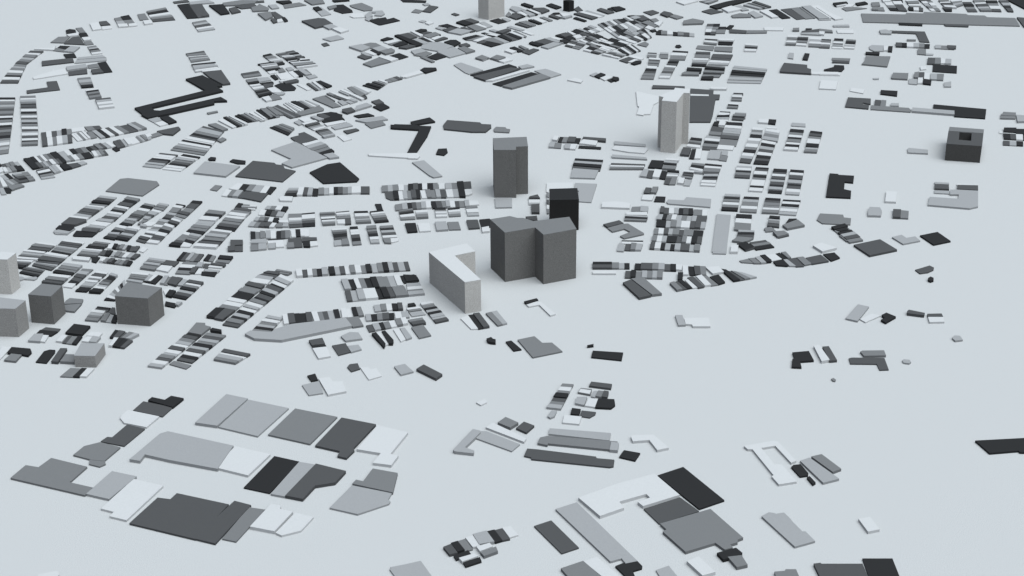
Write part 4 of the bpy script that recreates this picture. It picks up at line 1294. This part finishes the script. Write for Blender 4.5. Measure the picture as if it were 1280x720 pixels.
P K 3039,-5015 3071,-4971 3152,-4958 3206,-5154 3194,-5198 3104,-5221 |small black building in the narrow group, right foreground
P K 3175,-5248 3208,-5222 3253,-5357 3216,-5396 |tiny black building below the small black one, right foreground
P L 3153,-4896 3268,-4827 3518,-5283 3332,-5367 |light grey slanting strip building, right foreground
P M 3289,-4810 3412,-4759 3575,-5080 3471,-5147 |mid grey slanting strip building, right foreground
P W 3580,-6100 3708,-6061 3762,-6302 3634,-6346 |small white building alone in the right foreground
P K 3492,-6818 3793,-6821 3804,-7259 3499,-7256 |black hall cut by the bottom edge at right
P D 3012,-6914 3474,-6919 3499,-7256 3040,-7334 |dark grey hall cut by the bottom edge at right
P M 2577,-7065 2682,-7052 2694,-7024 2797,-7025 2819,-7249 2584,-7247 |
P D 2986,-6928 3060,-6914 3101,-7252 3022,-7251 |
P L 2585,-6027 2670,-5949 2726,-5966 2741,-5981 2828,-5957 2878,-6077 2887,-6123 2965,-6323 2998,-6324 3068,-6505 2847,-6607 |light grey building with a scalloped right edge
P K 1566,-5179 1860,-5001 2234,-5699 1950,-5868 |large black slab hall in the right foreground
P W 690,-5655 1104,-5381 1533,-5168 1768,-5612 1365,-5833 1312,-5749 1448,-5664 1416,-5589 1118,-5741 1162,-5862 902,-6023 |large white hall with a notch in its front, right foreground
P D 1369,-5855 1770,-5626 1946,-5909 1509,-6148 |dark grey hall wedged beneath the large black slab hall
P M 1516,-6170 2066,-5889 2343,-6446 2282,-6482 2276,-6532 2198,-6570 2216,-6629 2131,-6666 2048,-6539 1732,-6703 1532,-6323 1573,-6284 |mid grey many-cornered hall in the right foreground
P K 2044,-6730 2247,-6638 2301,-6733 2289,-6762 2095,-6852 |
P M 2145,-6803 2287,-6776 2327,-6949 2214,-6990 |
P W 1728,-6877 1853,-6792 1994,-7073 1859,-7133 |
P L 1411,-7004 1545,-6926 1660,-7237 1472,-7235 |
P K 1011,-6935 1110,-6870 1239,-6851 1281,-6938 1274,-6975 1180,-7022 1214,-7232 1159,-7231 |
P L 443,-5861 671,-5729 1239,-6851 1117,-6893 1082,-6801 967,-6857 |long light grey slanting hall beside the large white hall
P D 213,-6177 393,-6070 662,-6588 484,-6692 |dark grey oblong hall alone, foreground right of the checkered houses
P M 468,-6986 695,-6854 851,-7117 924,-7229 579,-7225 |
P W 700,-6845 835,-6760 1069,-7161 925,-7201 |
P L -1228,-6925 -1024,-6856 -881,-7210 -1117,-7207 |
P K -886,-7093 -831,-7076 -822,-7113 -885,-7126 |
B the checkered cluster in the foreground
S D -713,-6582 -644,-6724 -564,-6687 -633,-6524
P K -637,-6518 -570,-6480 -493,-6644 -565,-6678 |
P M -575,-6456 -489,-6412 -413,-6609 -493,-6644 |
P W -493,-6406 -417,-6362 -340,-6557 -413,-6586 |
P L -417,-6353 -278,-6287 -195,-6493 -349,-6542 |
P K -278,-6287 -196,-6252 -113,-6455 -187,-6493 |
P D -196,-6264 -122,-6228 -35,-6426 -113,-6455 |
P W -117,-6204 -31,-6174 50,-6346 -40,-6396 |
P W -376,-6592 -243,-6522 -210,-6588 -339,-6675 |
P M -335,-6689 -178,-6588 -158,-6671 -297,-6762 |
P K -604,-6730 -461,-6629 -427,-6703 -577,-6803 |
P W -549,-6794 -403,-6718 -354,-6762 -512,-6861 |
P K -507,-6852 -338,-6762 -321,-6834 -479,-6927 |
'''
ORD = ['', 'first', 'second', 'third', 'fourth', 'fifth', 'sixth', 'seventh', 'eighth', 'ninth', 'tenth', 'eleventh', 'twelfth',
       'thirteenth', 'fourteenth', 'fifteenth', 'sixteenth', 'seventeenth', 'eighteenth', 'nineteenth', 'twentieth']
TENS = {20: 'twenty', 30: 'thirty', 40: 'forty'}
def ordw(n):
    if n <= 20: return ORD[n]
    return TENS[n // 10 * 10] + '-' + ORD[n % 10] if n % 10 else {30: 'thirtieth', 40: 'fortieth'}[n]
def pts(s): return [(float(a.split(',')[0]) / 10, float(a.split(',')[1]) / 10) for a in s.split()]
rng = random.Random(11)
def low(): return rng.choice([1.8, 2.2, 2.5, 2.9, 3.3, 3.8]) + rng.uniform(-.12, .12)
CAM = (0.0, -2200.0)
def seen(p):          # size in the photograph
    c = cen(p); d = math.hypot(c[0] - CAM[0], c[1] - CAM[1])
    return abs(area(p)) / d ** 3 * 1e6
def inframe(p):
    for x, y in p:
        v = m3.transposed() @ Vector((x, y + 2200, -1000))
        if v.z < 0 and abs(v.x / v.z) * 2 * cam_d.lens / 36 < 1.0 and abs(v.y / v.z) * 2 * cam_d.lens / 36 < 0.5625: return True
    return False
def lerp(a, b, t): return (a[0] + (b[0] - a[0]) * t, a[1] + (b[1] - a[1]) * t)
def bil(A, B, Cc, D, u, v): return lerp(lerp(A, B, u), lerp(D, Cc, u), v)   # u along A-B, v along A-D
blocks = []; towers = []
for ln in DATA.strip().split('\n'):
    k = ln[0]
    if k == 'B': blocks.append((ln[2:], [], []))
    elif k == 'S':
        t = ln.split(' ', 2)
        blocks[-1][1].append((t[1], pts(t[2])))
    elif k == 'P':
        a, lab = ln.split('|'); t = a.split(' ', 2)
        blocks[-1][2].append((t[1], clean(pts(t[2])), lab.strip()))
    else:
        a, lab = ln.split('|'); hole = None
        if '!' in a: a, hh = a.split('!'); hole = ccw(pts(hh))
        t = a.split(' ', 3); p = pts(t[3])
        towers.append((t[1], float(t[2]), p, hole, lab.strip()))

# tall blocks
for tone, h, p, hole, lab in towers:
    parted('tower_block', ccw(p), h, tone, lab, 'tower', 'tall blocks of the city', hole)

def cells_of(code, q):
    A, B, Cc, D = q; res = []
    if code[0] == 'R':
        na, nd = map(int, code[1:].split('x'))
        rows = [''.join(rng.choice('WWLMMDKK') for _ in range(na)) for _ in range(nd)]
    else: rows = code.lstrip('^').split('/')
    flip = code[0] == '^'
    nr = len(rows)
    def cuts(n, j=0.14):
        c = [i / n + (rng.uniform(-j, j) / n if 0 < i < n else 0) for i in range(n + 1)]
        return c
    rv = cuts(nr)
    for r, row in enumerate(rows):
        cu = cuts(len(row))
        for i, tone in enumerate(row):
            u0, u1, v0, v1 = cu[i], cu[i + 1], rv[r], rv[r + 1]
            if flip: poly = [bil(A, B, Cc, D, v0, u0), bil(A, B, Cc, D, v1, u0), bil(A, B, Cc, D, v1, u1), bil(A, B, Cc, D, v0, u1)]
            else: poly = [bil(A, B, Cc, D, u0, v0), bil(A, B, Cc, D, u1, v0), bil(A, B, Cc, D, u1, v1), bil(A, B, Cc, D, u0, v1)]
            res.append((tone, poly, r, i))
    return rows, flip, res

def shorten(n):
    for a, c in (('the ', ''), ('tilted pair of rows left of centre', 'tilted pair of rows'), ('striped pair of columns at left front', 'striped pair of columns'),
                 ('long double row left of notched tower', 'row left of notched tower'), ('two thin rows right of double tower', 'rows right of double tower')):
        n = n.replace(a, c)
    return n
houses = []; buildings = []; halls = []
for bname, strips, plots in blocks:
    runs = []
    for code, q in strips:
        rows, flip, res = cells_of(code, q)
        res = [c for c in res if inframe(c[1])]
        if res: runs.append((q, flip, res))
    runs.sort(key=lambda r: cen(r[0])[0])
    for ri, (q, flip, res) in enumerate(runs):
        n = len(res)
        xs = [cen(c[1])[0] for c in res]; ys = [cen(c[1])[1] for c in res]
        rs = sorted({c[2] for c in res})
        # order every house of the run along its longer image direction
        for c in res:
            cx, cy = cen(c[1])
            row = [d for d in res if d[2] == c[2]]
            if len(row) == 1: row = res
            multi = len(row) != len(res)
            dx = max(cen(d[1])[0] for d in row) - min(cen(d[1])[0] for d in row)
            dy = max(cen(d[1])[1] for d in row) - min(cen(d[1])[1] for d in row)
            if dx > dy * 0.45: k = sum(cen(d[1])[0] < cx - 1e-6 for d in row) + 1; side = 'from left'
            else: k = sum(cen(d[1])[1] > cy + 1e-6 for d in row) + 1; side = 'from back'
            if n == 1: pos = ''
            else: pos = ordw(k) + ' ' + side
            if multi:
                cr = {r: cen([cen(d[1]) for d in res if d[2] == r]) for r in rs}
                rdx = max(v[0] for v in cr.values()) - min(v[0] for v in cr.values())
                rdy = max(v[1] for v in cr.values()) - min(v[1] for v in cr.values())
                if rdx > rdy * 0.45: j = sorted(rs, key=lambda r: cr[r][0]).index(c[2]); rw = (' in left column', ' in right column') if len(rs) == 2 else None
                else: j = sorted(rs, key=lambda r: -cr[r][1]).index(c[2]); rw = (' in back row', ' in front row') if len(rs) == 2 else None
                pos += rw[j] if rw else ' in row ' + ordw(j + 1)
            if len(runs) > 1: runname = ordw(ri + 1) + ' group from left, ' + shorten(bname)
            else: runname = bname
            lab = TONES[c[0]][0] + ' house, ' + (pos + ', ' if pos else '') + runname
            houses.append((c[0], ccw(c[1]), lab, 'houses of ' + bname))
    cls = {}
    for tone, p, lab in plots:
        if not inframe(p): continue
        if lab: halls.append((tone, ccw(p), lab, 'halls and larger buildings')); continue
        nv = len(p)
        if nv == 4:
            a = math.dist(p[0], p[1]) + math.dist(p[2], p[3]); b = math.dist(p[1], p[2]) + math.dist(p[3], p[0])
            shp = 'narrow' if max(a, b) > 2.2 * min(a, b) else 'four-sided'
        else: shp = 'many-cornered'
        cls.setdefault((tone, shp), []).append(ccw(p))
    for (tone, shp), L in cls.items():
        L.sort(key=lambda p: cen(p)[0])
        for i, p in enumerate(L):
            nm = TONES[tone][0] + ' ' + shp + ' building'
            if len(L) == 1: lab = 'only ' + nm + ' in ' + bname
            else: lab = nm + ', ' + (ordw(i + 1) if i else 'leftmost') + (' such from left, ' if i else ', ') + shorten(bname)
            buildings.append((tone, p, lab, 'single buildings of ' + bname))

def place(L, name, cat, cap, fn):
    L.sort(key=lambda a: -seen(a[1]))
    for tone, p, lab, grp in L[:cap]: fn(name, p, low(), tone, lab, cat, grp)
    rest = L[cap:]
    if rest:
        bm = bmesh.new(); keys = list(TONES)
        for tone, p, lab, grp in rest: prism(bm, p, 0, low(), keys.index(tone))
        o = mesh_obj('small_' + name + 's', bm, [MAT[k] for k in keys])
        o['kind'] = 'stuff'; o['label'] = 'remaining small flat ' + cat + 's scattered through the city blocks'; o['category'] = cat + 's'
    print(name, len(L), 'individual', min(cap, len(L)))
def hall(name, p, h, tone, lab, cat, grp): parted(name, p, h, tone, lab, cat, grp)
place(halls, 'flat_hall', 'hall', 300, hall)
place(buildings, 'building', 'building', 300, single)
place(houses, 'row_house', 'row house', 300, single)
labs = [o['label'] for o in C.objects if o.parent is None and 'label' in o]
print('labels', len(labs), 'unique', len(set(labs)), 'longest', max(len(l.split()) for l in labs))
for l in sorted(set(l for l in labs if len(l.split()) > 16)): print(l)
import collections
for l, c in collections.Counter(labs).items():
    if c > 1: print('DUP', l)
